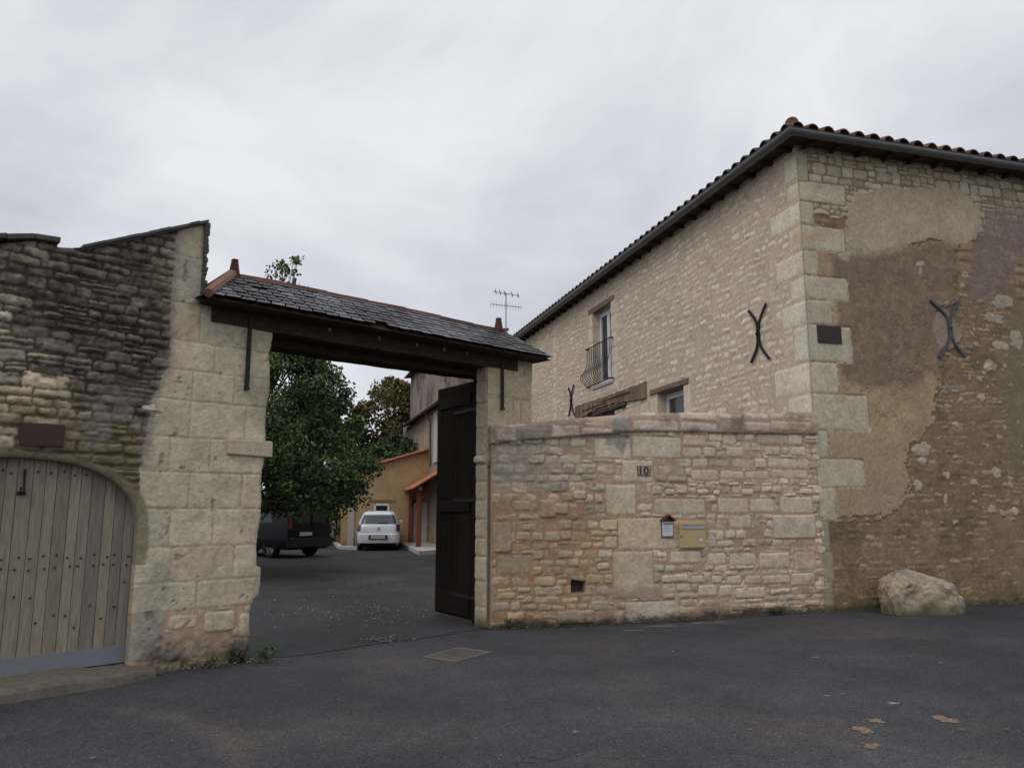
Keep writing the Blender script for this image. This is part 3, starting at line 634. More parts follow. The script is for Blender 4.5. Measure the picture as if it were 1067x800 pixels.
ms = sm(.16, .02, Z + .10 * fbm(U * 5, Z * 5, 109, 4)); w.col = mix(w.col, (.040, .038, .022), .9 * ms)
a, z0, c, z1 = FB.rect(592.5, 604.5, 605.5, 616); nich = sm(.012, -.004, np.maximum(np.maximum(a - U, U - c), np.maximum(z0 - Z, Z - z1 - .01 * np.cos((U - a) * 20))))
w.h -= .10 * nich; w.col = mix(w.col, (.06, .045, .035), nich)
w.h += bow(U); w.h -= .02 * np.exp(-np.maximum(U, 0) / .02) + .03 * sm(.5, .1, Z) * fbm(U * 1.5, Z * 1.5, 110)
cb = lambda U: np.interp(U, [0, .75, 2.1, LB], [2.49, 2.575, 2.715, 2.80])
ct = lambda U: np.interp(U, [0, .75, 2.1, LB], [2.735, 2.83, 2.985, 3.16])
w.mesh('wall', FB, M['stone'], tb, .05, lambda U, Z: cb(U) + .01 - Z, (.38, .3, .22))
w2 = Wall(-.03, LB + .02, 2.42, 3.26, .0115)
cop = ex(FB, [(514, 447, 536, 461), (536, 446, 570, 460, None, 2), (571, 444, 600, 458), (604, 441, 628, 446), (600, 447, 633, 456), (630, 434, 650, 452, None, 2), (652, 439, 700, 451), (701, 441, 742, 451), (745, 431, 770, 438.5), (772, 430, 799, 438), (745, 440, 768, 451, None, 2), (769, 440, 800, 451), (800, 439, 843, 450, None, 1), (816, 431, 830, 437.5), (800, 431, 814, 438), (702, 429, 742, 440)], None, 0, rad=.03)
cop = [(a, b_, c, e_, random.uniform(.018, .034), ci, v, r) for a, b_, c, e_, am, ci, v, r in cop]
w2.lay(43, rh=(.10, .14), rw=(.16, .4), explicit=cop, amp=(.012, .032), stone=((.54, .45, .37), (.48, .385, .30), (.36, .32, .275)), var=.1, mortar=(.43, .31, .235), mh=(.015, .008), roundness=.012, gap=.012, wander=.0)
U, Z = w2.U, w2.Z
w2.h += .045 + bow(U) - .05 * np.exp(-np.maximum(ct(U) - Z, 0) / .035) - .02 * np.exp(-np.maximum(Z - cb(U), 0) / .012)
dk = sm(-.05, .4, fbm(U * 2.4, Z * 3, 121, 5) + .35 * sm(2.2, 1.2, U) - .25 * sm(2.3, 3.2, U) + .5 * np.exp(-((U - 4.0) / .35) ** 2)); w2.col = mix(w2.col, (.12, .105, .09), np.clip(.62 * dk * (.8 + .5 * fbm(U * 12, Z * 12, 122)), 0, .9))
rough = lambda U: .012 * fbm(U * 3, U * 0 + 3.3, 9, 3)
w2.mesh('coping', FB, M['stone'], tb, .42, lambda U, Z: np.minimum(ct(U) + rough(U) - Z, Z - cb(U) + rough(U + 9)), (.42, .33, .25))
b = MB(); us = np.linspace(.02, LB - .02, 24)
for i in range(23):
    o = float(bow(us[i])); b.wb(FB, us[i], us[i + 1], -.38, o - .14, -.1, float(cb(us[i])) + .02, (.38, .30, .22))
b.build('core', M['stone'], tb)

# mailbox, notice case, number plate
def onB(x, y): u, z = FB.uz(x, y); return u, z
OB = float(bow(np.array(3.0))) + .02
a, z0, c, z1 = FB.rect(701, 543, 728.5, 570.5)
tm = thing('mailbox', FB.pt((a + c) / 2, OB, z0), 'cream yellow letter box with grey slot set in the boundary wall', 'mailbox')
b = MB(); b.wb(FB, a, c, OB - .15, OB + .035, z0, z1, (.45, .34, .175)); b.build('box', M['flat'], tm, bevel=.006)
b = MB(); b.wb(FB, a + .012, c - .012, OB + .035, OB + .043, z0 + .012, z1 - .012, (.44, .335, .175)); b.build('door', M['flat'], tm, bevel=.004)
b = MB(); b.wb(FB, a + .04, c - .03, OB + .043, OB + .055, z1 - .105, z1 - .045, (.36, .35, .34)); b.wb(FB, a + .04, c - .03, OB + .043, OB + .062, z1 - .052, z1 - .044, (.25, .24, .23)); b.build('slot_flap', M['flat'], tm, bevel=.003)
b = MB(); b.wb(FB, c - .155, c - .045, OB + .043, OB + .048, z0 + .155, z0 + .19, (.40, .32, .20)); b.wb(FB, c - .13, c - .06, OB + .043, OB + .048, z0 + .10, z0 + .145, (.55, .54, .52)); b.build('name_plate', M['flat'], tm)
b = MB(); b.sphere(FB.pt(a + .035, OB + .045, z0 + .18), .012, (.12, .09, .05)); b.build('lock', M['iron'], tm)
# rusty frame round it is the wall's own pocket: thin shadow line kept by the box depth
a, z0, c, z1 = FB.rect(682.5, 542.5, 695.5, 560)
tn_ = thing('notice_case', FB.pt((a + c) / 2, OB, z0), 'small grey notice case with gabled roof holding a white paper, left of the letter box', 'notice case')
b = MB(); b.wb(FB, a, c, OB - .05, OB + .04, z0, z1, (.10, .105, .09)); b.build('case', M['flat'], tn_, bevel=.003)
b = MB(); mu = (a + c) / 2
for sgn in (-1, 1):
    p = [FB.pt(mu, 0, z1 + .075), FB.pt(mu + sgn * .115, 0, z1 + .0), FB.pt(mu + sgn * .115, 0, z1 + .016), FB.pt(mu, 0, z1 + .095)]
    p = [(x + FB.n[0] * (OB - .02), y + FB.n[1] * (OB - .02), z) for x, y, z in p]; b.prism(p, (FB.n[0] * .12, FB.n[1] * .12, 0), (.10, .035, .025))
b.prism([FB.pt(a, OB - .02, z1), FB.pt(c, OB - .02, z1), FB.pt(mu, OB - .02, z1 + .07)], (FB.n[0] * .055, FB.n[1] * .055, 0), (.07, .045, .035))
b.build('roof', M['flat'], tn_)
b = MB(); b.wb(FB, a + .017, c - .017, OB + .04, OB + .043, z0 + .03, z1 - .012, (.55, .56, .60))
b.wb(FB, a + .05, c - .03, OB + .043, OB + .0445, z1 - .045, z1 - .03, (.05, .05, .06))
for i in range(6):
    z = z1 - .065 - i * .019; b.wb(FB, a + .035, c - .03 - .03 * (i % 3), OB + .043, OB + .0445, z, z + .004, (.33, .33, .36))
b.build('paper', M['paint'], tn_)
a, z0, c, z1 = FB.rect(658, 486, 671.5, 496); OB2 = float(bow(np.array(2.25))) + .02
tq = thing('house_number', FB.pt((a + c) / 2, OB2, z0), 'small framed house number plate reading 10 on the boundary wall', 'number plate')
b = MB(); b.wb(FB, a, c, OB2 - .01, OB2 + .012, z0, z1, (.055, .04, .036)); b.wb(FB, a + .010, c - .010, OB2 + .012, OB2 + .0145, z0 + .010, z1 - .010, (.33, .27, .215)); b.build('plate', M['flat'], tq)
tx = bpy.data.curves.new('t', 'FONT'); tx.body = '10'; tx.size = .155; tx.align_x = 'CENTER'; tx.align_y = 'CENTER'; tx.extrude = .002; tx.offset = .0035; tx.space_character = 1.05
to = bpy.data.objects.new('t', tx); COL.objects.link(to); me = bpy.data.meshes.new_from_object(to); bpy.data.objects.remove(to)
vv = [v.co.copy() for v in me.vertices]; yo = (max(v.y for v in vv) + min(v.y for v in vv)) / 2; xo = (max(v.x for v in vv) + min(v.x for v in vv)) / 2
b = MB(); b.add([FB.pt((a + c) / 2 + (v.x - xo) * 1.15, OB2 + .016 + v.z, (z0 + z1) / 2 + v.y - yo) for v in vv], [tuple(p.vertices) for p in me.polygons], (.04, .03, .028)); b.build('numerals', M['flat'], tq)

# ================================================================== THE OLD HOUSE ON THE RIGHT
C2 = Cp[:2]
FS = Fr(C2, d=-np.array([math.sin(R(-16)), math.cos(R(-16))]))    # side wall, u from -17.6 (far) to 0 (corner)
FF = Fr(C2, 74)                                                     # street front, u from 0 to the right
HH = 7.84; SL = 17.6; FLN = 9.5
th_ = thing('old_house', (C2[0] + 3, C2[1] + 6, 0), 'two-storey pale rubble-stone house with zinc gutter and clay tile roof', 'house')
# openings of the side wall (u0,u1,z0,z1)
a1 = FS.uz(617, 325)[0]; a2 = FS.uz(637, 318)[0]
O1 = (-9.42, -8.10, 4.98, 7.15)
O2 = (FS.uz(612, 430)[0], FS.uz(641, 422)[0], 2.2, 4.30)
O3 = (FS.uz(685.5, 415)[0], FS.uz(713, 405)[0], 3.0, 4.27)
def rs(U, Z, o): return np.maximum(np.maximum(o[0] - U, U - o[1]), np.maximum(o[2] - Z, Z - o[3]))
def sdS(U, Z): return np.minimum(np.minimum(rs(U, Z, O1), rs(U, Z, O2)), rs(U, Z, O3))
w = Wall(-SL, 0, 2.0, HH, .019)
q = []
CZ = [(161, 187), (189, 208), (210, 234), (234.5, 260), (260.5, 286), (286.5, 311), (311.5, 337), (337.5, 375.5), (376, 408), (409, 448)]
CW = [817, 820, 802, 822.6, 809, 824, 815, 828, 807.6, 822]
cornz = []
for (y0, y1), xl in zip(CZ, CW):
    zt, zb = FF.uz(836, y0)[1], FF.uz(840, y1)[1]; cornz.append((zb, zt)); q.append((FS.uz(xl, (y0 + y1) / 2 + 8)[0], zb, .4, zt, .022, 2, random.uniform(.95, 1.05), .02))
zz = cornz[-1][0]
while zz > 1.8: q.append((-.55, zz - .33, .4, zz, .022, 2, 1, .02)); zz -= .33
for o in (O1,):    # dressed jambs and sill
    for k in range(5):
        z0 = o[2] - .02 + k * .45; q += [(o[1] - .1, z0, o[1] + .34 + .08 * (k % 2), z0 + .44, .022, 1, 1, .015), (o[0] - .30 - .08 * (k % 2), z0, o[0] + .1, z0 + .44, .022, 1, 1, .015)]
    q += [(o[0] - .35, o[2] - .30, o[0] + .62, o[2] - .03, .022, 1, 1.02, .01), (o[0] + .63, o[2] - .30, o[1] + .4, o[2] - .03, .022, 1, 1, .01)]
q += [(O3[1] - .1, 2.6, O3[1] + .30, 4.28, .022, 1, 1, .01), (O3[0] - .42, 2.6, O3[0] + .1, 4.2, .022, 1, .98, .01), (O3[0] - .95, 2.6, O3[0] - .43, 4.15, .022, 1, .96, .01)]
q += [(-12.95, 2.2 + i * .5, -12.6, 2.2 + i * .5 + .48, .024, 1, 1, .01) for i in range(11)]
w.lay(51, rh=(.10, .165), rw=(.17, .40), explicit=q, amp=(.012, .028), stone=((.70, .60, .475), (.67, .58, .455), (.66, .595, .48), (.64, .53, .42)), var=.07, mortar=(.55, .44, .345), mh=(.011, .006), roundness=.022, gap=.028, wander=.12, warp=.03, split=.12)
U, Z = w.U, w.Z
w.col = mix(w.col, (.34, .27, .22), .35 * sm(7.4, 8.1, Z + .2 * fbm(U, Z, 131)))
rust = np.exp(-(((U + .12) / .16) ** 2 + ((Z - FF.uz(840, 247)[1]) / .16) ** 2)) ; w.col = mix(w.col, (.46, .27, .11), .6 * rust)
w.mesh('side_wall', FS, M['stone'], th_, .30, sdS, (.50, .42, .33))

w = Wall(0, FLN, -.06, HH, .0155)
X1 = [849, 887, 852.5, 883, 853, 883, 865, 882, 866, 894.5]
q = []
for i_, ((zb, zt), xr) in enumerate(zip(cornz, X1)):
    zb = cornz[i_ + 1][1] + .004 if i_ < len(cornz) - 1 else zb
    q.append((-.4, zb, FF.uz(xr, 300)[0], zt, .026, 2, random.uniform(.93, 1.05), .03))
zq = [FF.uz(850, y)[1] for y in (448, 477, 508, 543, 575, 606, 640)]; xq = [865.5, 900, 869, 860, 862, 860]
for i in range(6): q.append((-.4, zq[i + 1], FF.uz(xq[i], 500)[0], zq[i], .022, 2 if i < 3 else 1, 1 if i < 3 else .85, .04))
q += ex(FF, [(999, 251, 1015, 262), (997, 264, 1016, 273), (998, 275, 1014, 287), (1057, 268, 1067, 277), (1056, 279, 1068, 286), (1057, 288, 1075, 300), (1058, 302, 1072, 314)], .028, 0, rad=.04)
# top band of squared rubble, then the earth-bedded core below
w.lay(61, xw=.02, rh=(.13, .22), rw=(.16, .36), explicit=q, amp=(.012, .034), stone=((.47, .385, .28), (.42, .35, .255), (.49, .435, .335)), var=.10, mortar=(.25, .19, .13), mh=(.004, .008), roundness=.016, gap=.02, wander=.03, split=.15)
hT, cT, stT, DT = w.h.copy(), w.col.copy(), w.st.copy(), w.D.copy()
w.lay(62, rh=(.06, .12), rw=(.10, .40), explicit=q, amp=(.004, .018), stone=((.27, .195, .125), (.30, .225, .145), (.235, .17, .11), (.34, .27, .19)), var=.12, mortar=(.225, .16, .10), mh=(.006, .012), roundness=.02, gap=.02, wander=.06, warp=.03)
U, Z = w.U, w.Z
wu = U + .07 * fbm(U * 3.5, Z * 3.5, 141, 5) + .02 * fbm(U * 16, Z * 16, 145, 3); wz = Z + .07 * fbm(U * 3.5, Z * 3.5, 142, 5)
quoin = np.zeros(U.shape, bool)
for s_ in q[:16]: quoin |= (U < s_[2] + .005) & (Z >= s_[1] - .004) & (Z <= s_[3] + .004)
zTop = FF.uz(950, 236)[1]
w.col = w.col * (1 + .22 * fbm(U * 1.1, Z * 1.1, 144, 5) + .15 * fbm(U * 11, Z * 11, 146, 4))[..., None]; w.col = mix(w.col, (.12, .09, .06), .6 * sm(.15, .5, fbm(U * 2.5, Z * 5, 147, 5)))
top = (wz > zTop + .12 * fbm(U * 1.5, Z * 0 + 2, 143)) & (~quoin) | quoin
w.h = np.where(top, hT, w.h); w.col = np.where(top[..., None], cT, w.col)
def softin(pts, r):
    p_ = pol(FF, pts); return sum(inpoly(wu + r * k * math.cos(a), wz + r * k * math.sin(a), p_).astype(float) for k in (.45, 1) for a in np.arange(0, 6.2, .785)) / 16
def patch(pts, hgt, col, grain=.10, s=150, extra=None):
    m_ = inpoly(wu, wz, pol(FF, pts)) & (~quoin)
    if extra is not None: m_ &= extra
    n_ = fbm(U * 3, Z * 3, s, 5); f_ = fbm(U * 18, Z * 18, s + 3, 4)
    g2 = fbm(U * 7, Z * 7, s + 6, 4); c = np.array(col) * (1 + 1.6 * grain * n_ + .14 * f_ + .12 * g2)[..., None]
    w.h = np.where(m_, hgt + .006 * n_ + .003 * f_, w.h); w.col = np.where(m_[..., None], c, w.col); return m_
brownP = patch([(860, 262), (938, 253), (996, 253), (997, 313), (976, 327), (984, 371), (979, 401), (972, 440), (942, 474), (955, 502), (937, 530), (921, 539), (868, 545), (840, 543), (840, 262)], .026, (.37, .27, .17), .18, 150)
edg = brownP & (softin([(860, 262), (938, 253), (996, 253), (997, 313), (976, 327), (984, 371), (979, 401), (972, 440), (942, 474), (955, 502), (937, 530), (921, 539), (868, 545), (840, 543), (840, 262)], .10) < .93)
chp = edg & (fbm(U * 9, Z * 9, 151, 4) > .12); w.h = np.where(chp, .010 + .006 * fbm(U * 12, Z * 12, 152), w.h); w.col = np.where(chp[..., None], np.array((.23, .16, .09)), w.col)
brownP &= ~chp
crk = np.abs(fbm(U * 1.6 + 3, Z * 1.6, 153, 5)) < .012; crk &= brownP & (fbm(U, Z, 154, 3) > 0); w.h = np.where(crk, w.h - .010, w.h)
# tone of that render: mottled dark brown above, ochre beside the quoins, pinkish grey low
T = sm(-.15, .25, .5 * fbm(U * 1.8, Z * 1.8, 160, 5) + sm(FF.uz(920, 425)[1] - .1, FF.uz(920, 400)[1] + .5, Z + .5 * fbm(U, Z, 161, 3)) * sm(.35, .85, U) - .35)
w.col = np.where(brownP[..., None], mix(w.col, (.175, .135, .105), np.clip(T * (.75 + .35 * fbm(U * 9, Z * 9, 162, 4)), 0, 1)), w.col)
T = sm(FF.uz(920, 445)[1], FF.uz(920, 500)[1], Z + .15 * fbm(U * 2, Z * 2, 165)); w.col = np.where(brownP[..., None], mix(w.col, (.35, .265, .18), .85 * T), w.col)
lightP = [(868, 255), (887, 219), (889, 202), (920, 197), (967, 195), (1003, 199), (1021, 219), (1017, 252), (997, 257), (974, 250), (938, 257), (909, 264), (868, 264)]
hk, ck = w.h.copy(), w.col.copy(); ml = patch(lightP, .027, (.42, .34, .25), .08, 170)
sf = softin(lightP, .12); nearb = brownP | (ml & (Z < FF.uz(940, 240)[1])); fl = np.where(nearb, sf, ml.astype(float)) * (~quoin); fl = np.clip(fl, 0, 1)
w.col = ck * (1 - fl[..., None]) + np.array((.42, .34, .25)) * (1 + .14 * fbm(U * 3, Z * 3, 171, 5) + .12 * fbm(U * 16, Z * 16, 172, 3))[..., None] * fl[..., None]
gp_ = softin([(1023, 215), (1110, 208), (1110, 275), (1060, 275), (1050, 300), (1030, 315), (1010, 312), (1014, 255), (1022, 229)], .16) * (~quoin)
gp_ = gp_ * np.clip(.85 + .5 * fbm(U * 3, Z * 3, 175, 5), 0, 1); w.col = mix(w.col, np.array((.20, .16, .145)) , .92 * gp_) * (1 + .22 * gp_ * fbm(U * 6, Z * 6, 176, 5))[..., None]; w.h = w.h * (1 - .8 * gp_) + (.022 + .006 * fbm(U * 4, Z * 4, 177, 5)) * .8 * gp_
gf_ = softin([(1055, 318), (1140, 312), (1140, 500), (1049, 496), (1045, 430), (1040, 375)], .13) * (~quoin)
w.col = mix(w.col, (.20, .165, .115), .85 * gf_) * (1 + .25 * gf_ * fbm(U * 5, Z * 5, 178, 5))[..., None]; w.h = w.h * (1 - .75 * gf_) + (.02 + .006 * fbm(U * 4, Z * 4, 179, 5)) * .75 * gf_
patch([(1110, 240), (1300, 230), (1300, 560), (1180, 540), (1150, 420), (1120, 380)], .028, (.27, .20, .13), .15, 184)
# pale stones peeping through the earth mortar
chips = [(1033, 308, 1055, 322), (1026, 326, 1044, 338), (1034, 357, 1050, 367), (1025, 377, 1039, 387), (1050, 343, 1064, 362), (949, 461, 969, 476), (955, 477, 963, 484), (953, 499, 960, 512), (1018, 409, 1026, 417), (1025, 380, 1034, 387),
 (1010, 347, 1016, 351), (985, 491, 989, 499), (1033, 488, 1042, 497), (1009, 498, 1017, 505), (983, 516, 988, 526), (1030, 526, 1036, 536), (992, 476, 998, 480), (953, 272, 962, 278), (956, 280, 961, 286), (882, 250, 905, 263), (874, 262, 886, 272), (1053, 530, 1060, 536), (1044, 443, 1048, 450), (1001, 285, 1008, 292), (1000, 297, 1005, 301), (990, 503, 996, 506), (1012, 520, 1018, 524)]
for k_ in range(60):
    x_, y_ = random.uniform(975, 1065), random.uniform(300, 545); 
    chips.append((x_, y_, x_ + random.uniform(2, 6), y_ + random.uniform(2, 5)))
for ci_, r_ in enumerate(chips):
    a, b_, c, e_ = FF.rect(*r_); i0, i1 = int((a - .1) / w.step), int((c + .1) / w.step) + 1; j0, j1 = int((b_ + .06 - .1) / w.step), int((e_ + .06 + .1) / w.step) + 1
    sl2 = (slice(max(j0, 0), j1), slice(max(i0, 0), i1)); uu, z2 = wu[sl2], wz[sl2]
    if uu.size == 0: continue
    e2 = 1 - ((np.abs(uu - (a + c) / 2) / ((c - a) / 2 + .004)) ** 2.5 + (np.abs(z2 - (b_ + e_) / 2) / ((e_ - b_) / 2 + .004)) ** 2.5)
    e2 = e2 + .7 * fbm(uu * 16, z2 * 16, 9, 3) - .15; mk = e2 > 0; pf = np.sqrt(np.clip(e2, 0, 1)); tone = random.uniform(.72, .95) if ci_ < 27 else random.uniform(.5, .85)
    w.h[sl2] = np.where(mk, w.h[sl2] * .5 + .012 + .008 * pf + .008 * fbm(uu * 14, z2 * 14, 7), w.h[sl2]); w.col[sl2] = np.where(mk[..., None], np.array((.47, .40, .31)) * tone * (1 + .15 * fbm(uu * 9, z2 * 9, 5))[..., None], w.col[sl2])
w.h = np.where(quoin, .55 * w.h + .45 * .027, w.h)
qc = (sm(-.2, .5, fbm(U * 4, Z * 4, 186, 5)) * .35 + .25 * sm(.3, .6, fbm(U * 1.5, Z * 1.5, 187, 3))) * quoin; w.col = mix(w.col, (.30, .25, .17), qc)
# cement round the iron anchor
cu, cz = FF.uz(986, 345); hl = sm(1.05, .8, ((U - cu) / .30) ** 2 + ((Z - cz) / .38) ** 2 + .5 * fbm(U * 6, Z * 6, 190)); w.col = mix(w.col, (.33, .285, .235), .5 * hl); w.h = np.maximum(w.h, .032 * hl)
low = sm(.45, .0, Z + .2 * fbm(U * 3, Z * 3, 192, 4)); w.col = mix(w.col, w.col * np.array((.8, .86, .72)), low)
w.col = mix(w.col, (.05, .045, .03), .8 * sm(.12, 0, Z + .08 * fbm(U * 6, Z * 6, 193)))
rust = np.exp(-(((U - .22) / .15) ** 2 + ((Z - FF.uz(845, 249)[1]) / .10) ** 2)) * np.clip(.6 + 1.2 * fbm(U * 9, Z * 9, 194), 0, 1); w.col = mix(w.col, (.42, .20, .06), .75 * rust)
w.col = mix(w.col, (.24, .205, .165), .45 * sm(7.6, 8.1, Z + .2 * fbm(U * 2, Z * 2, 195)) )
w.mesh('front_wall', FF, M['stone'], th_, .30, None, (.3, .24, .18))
b = MB()   # remaining walls as a solid body, set behind the faced sheets
pts = [FS.pt(-SL, -.30, 0), FS.pt(-.3, -.30, 0), FF.pt(FLN, -.3, 0), tuple(np.append(FF.P + FF.d * FLN - FF.n * SL, 0)), tuple(np.append(C2 - FF.n * SL, 0))]
pts[4] = FS.pt(-SL, -.31, 0); pts = [FS.pt(-SL, -.30, 0), FS.pt(-.3, -.30, 0), FF.pt(FLN, -.3, 0), tuple(np.append(FF.P + FF.d * FLN - FF.n * SL, 0))]
b.prism(pts, (0, 0, HH - .05), (.40, .33, .26)); b.build('wall_body', M['stone'], th_)
b = MB(); b.wb(FS, -SL, -.02, -.30, -.02, 0, 2.0, (.42, .35, .27)); b.build('side_wall_base', M['stone'], th_)
# eaves: soffit boards, rafters, gutters, tiles
OV = .27; EZh = 7.93
P_ = lambda uu, vv, z: (C2[0] + FF.d[0] * uu - FF.n[0] * vv, C2[1] + FF.d[1] * uu - FF.n[1] * vv, z)     # uu along the front, vv back along the side
RH = 1.85; hipd = FLN / 2 + OV
b = MB()
x0, x1, y0, y1 = -OV, FLN + OV, -OV, SL + OV
base = [P_(x0, y0, EZh - .10), P_(x1, y0, EZh - .10), P_(x1, y1, EZh - .10), P_(x0, y1, EZh - .10)]
rdg = [P_(x0 + hipd, y0 + hipd, EZh - .10 + RH), P_(x0 + hipd, y1 - hipd, EZh - .10 + RH)]
b.add(base + rdg, [(0, 1, 4), (1, 2, 5, 4), (2, 3, 5), (3, 0, 4, 5), (3, 2, 1, 0)], (.075, .055, .045)); rf = b.build('roof', M['beam'], th_)
def rafter(f):
    b = MB(); b.box8([f(-OV + .05, 0, EZh - .19), f(-OV + .05, .07, EZh - .19), f(.1, .07, EZh - .165), f(.1, 0, EZh - .165), f(-OV + .05, 0, EZh - .12), f(-OV + .05, .07, EZh - .12), f(.1, .07, EZh - .105), f(.1, 0, EZh - .105)], (.06, .042, .034)); b.build('rafter_tail', M['beam'], rf)
for k_ in range(int(SL / .55)): rafter(lambda o, t, z, v=.1 + k_ * .55: P_(o, v + t, z))
for k_ in range(int(FLN / .55)): rafter(lambda o, t, z, v=.1 + k_ * .55: P_(v + t, o, z))
def tiles(mapf, length, name):
    """barrel tiles: mapf(a, r, lift) a along the eave, r horizontal distance up the slope"""
    b = MB(); n = int(length / .31); pitch = RH / hipd
    for i in range(n + 1):
        a = i * .31 + .02; run = min(a, length - a, hipd)
        segs = max(1, int(run / .38) + 1)
        for k in range(segs):
            r0 = k * .38 - (.14 if k == 0 else 0); r1 = min(r0 + .43, run + .12)
            if r1 - r0 < .08: continue
            c = tuple(np.array(random.choice([(.12, .062, .045), (.09, .055, .045), (.15, .075, .052), (.075, .055, .045)])) * random.uniform(.8, 1.2))
            j = random.uniform(-.008, .008); vs_ = []
            for (r, rad) in ((r0, .118), (r1, .095)):
                lift = .0 if r == r0 else -.018
                for q_ in range(7):
                    an = math.pi * q_ / 6; vs_.append(mapf(a + j + rad * math.cos(an), r, r * pitch + lift + .005 + rad * math.sin(an)))
            for q_ in range(7):
                an = math.pi * q_ / 6; vs_.append(mapf(a + j + .10 * math.cos(an), r0, r0 * pitch + .005 + .098 * math.sin(an)))
            fs = [(q_, q_ + 1, q_ + 8, q_ + 7) for q_ in range(6)] + [(q_, q_ + 14, q_ + 15, q_ + 1) for q_ in range(6)]
            b.add(vs_, fs, c)
    return b.build(name, M['tile'], rf, smooth=False)
tiles(lambda a, r, z: P_(x0 + a, y0 + r, EZh + .03 + z), x1 - x0, 'roof_tile')
tiles(lambda a, r, z: P_(x0 + r, y0 + a, EZh + .03 + z), y1 - y0, 'roof_tile')
b = MB()
for k in range(14):
    t0 = k * .42; p0 = Vector(P_(x0 + t0 * .72 + .02, y0 + t0 * .72 + .02, EZh + .07 + (t0 * .72 + .18) * RH / hipd)); t1 = t0 + .46; p1 = Vector(P_(x0 + t1 * .72 + .02, y0 + t1 * .72 + .02, EZh + .05 + (t1 * .72 + .18) * RH / hipd))
    b.tube([p0, p1], [.115, .095], tuple(np.array((.17, .095, .07)) * random.uniform(.8, 1.15)), 12)
b.build('hip_tile', M['tile'], rf)
def gutter(f, n, L):
    b = MB(); r = .088; pr = []
    prof = [(math.cos(a) * r, math.sin(a) * r) for a in np.linspace(math.pi, 2 * math.pi, 9)] + [(r + .012, .012), (r - .004, .014)]
    for i in range(n + 1):
        for (o, z) in prof: pr.append(f(L * i / n, o, z))
    m_ = len(prof); fs = [(i * m_ + j, (i + 1) * m_ + j, (i + 1) * m_ + j + 1, i * m_ + j + 1) for i in range(n) for j in range(m_ - 1)]
    b.add(pr, fs, (.15, .155, .165)); b.f.append(tuple(range(m_))); b.c.append((.15, .155, .165)); o_ = b.build('gutter', M['zinc'], rf)
    s_ = o_.modifiers.new('s', 'SOLIDIFY'); s_.thickness = .006
    return o_
GZ = EZh - .055; GO = OV + .10
g1 = gutter(lambda s_, o, z: P_(-GO - o, -GO - o + s_ * (1 + (GO + o) / SL), GZ + z), 8, SL)
g2 = gutter(lambda s_, o, z: P_(-GO - o + s_ * (1 + (GO + o) / FLN), -GO - o, GZ + z), 6, FLN + .4)
for k_ in range(9): b = MB(); b.tube([P_(-GO + .093 * math.cos(a), 1.0 + k_ * 2, GZ + .093 * math.sin(a)) for a in np.linspace(math.pi, 2 * math.pi, 7)], .012, (.12, .125, .135), 5); b.build('gutter_joint', M['zinc'], g1)
for k_ in range(4): b = MB(); b.tube([P_(1.3 + k_ * 2, -GO + .093 * math.cos(a), GZ + .093 * math.sin(a)) for a in np.linspace(math.pi, 2 * math.pi, 7)], .012, (.12, .125, .135), 5); b.build('gutter_joint', M['zinc'], g2)
# timber lintels
l1 = FS.uz(600, 428); l2 = FS.uz(675, 400)
b = MB(); us = np.linspace(-10.85, -6.05, 33); rj = [(random.uniform(-.02, .02), random.uniform(-.022, .022), random.uniform(-.015, .015)) for _ in us]
for k_ in range(32):
    (a0, a1_, a2_), (c0, c1, c2) = rj[k_], rj[k_ + 1]; ua, uc = us[k_], us[k_ + 1]; zlo = 4.29 + .06 * math.sin(ua * 1.3)
    b.box8([FS.pt(ua, -.05, zlo + a0), FS.pt(ua, .07 + a2_, zlo + a0), FS.pt(uc, .07 + c2, 4.29 + .06 * math.sin(uc * 1.3) + c0), FS.pt(uc, -.05, 4.29 + .06 * math.sin(uc * 1.3) + c0), FS.pt(ua, -.05, 4.62 + a1_), FS.pt(ua, .05 - a2_, 4.62 + a1_), FS.pt(uc, .05 - c2, 4.62 + c1), FS.pt(uc, -.05, 4.62 + c1)], tuple(np.array((.20, .145, .105)) * random.uniform(.7, 1.25)))
b.wb(FS, -10.2, -8.4, .055, .075, 4.42, 4.435, (.04, .03, .025), .012); b.wb(FS, -8.9, -6.9, .06, .08, 4.50, 4.512, (.04, .03, .025), .012); b.wb(FS, -9.5, -7.2, .03, .075, 4.18, 4.30, (.09, .065, .05), .03)
setp(b.build('lintel', M['beam'], th_), 'long cracked weathered timber lintel')
b = MB(); b.wb(FS, O3[0] - .35, O3[1] + .22, -.1, .05, 4.27, 4.39, (.20, .15, .12), .012); b.build('lintel', M['beam'], th_, bevel=.01)
b = MB(); b.wb(FS, O1[0] - .30, O1[1] + .22, -.1, .035, 7.15, 7.30, (.22, .165, .13), .01); b.build('lintel', M['beam'], th_, bevel=.01)
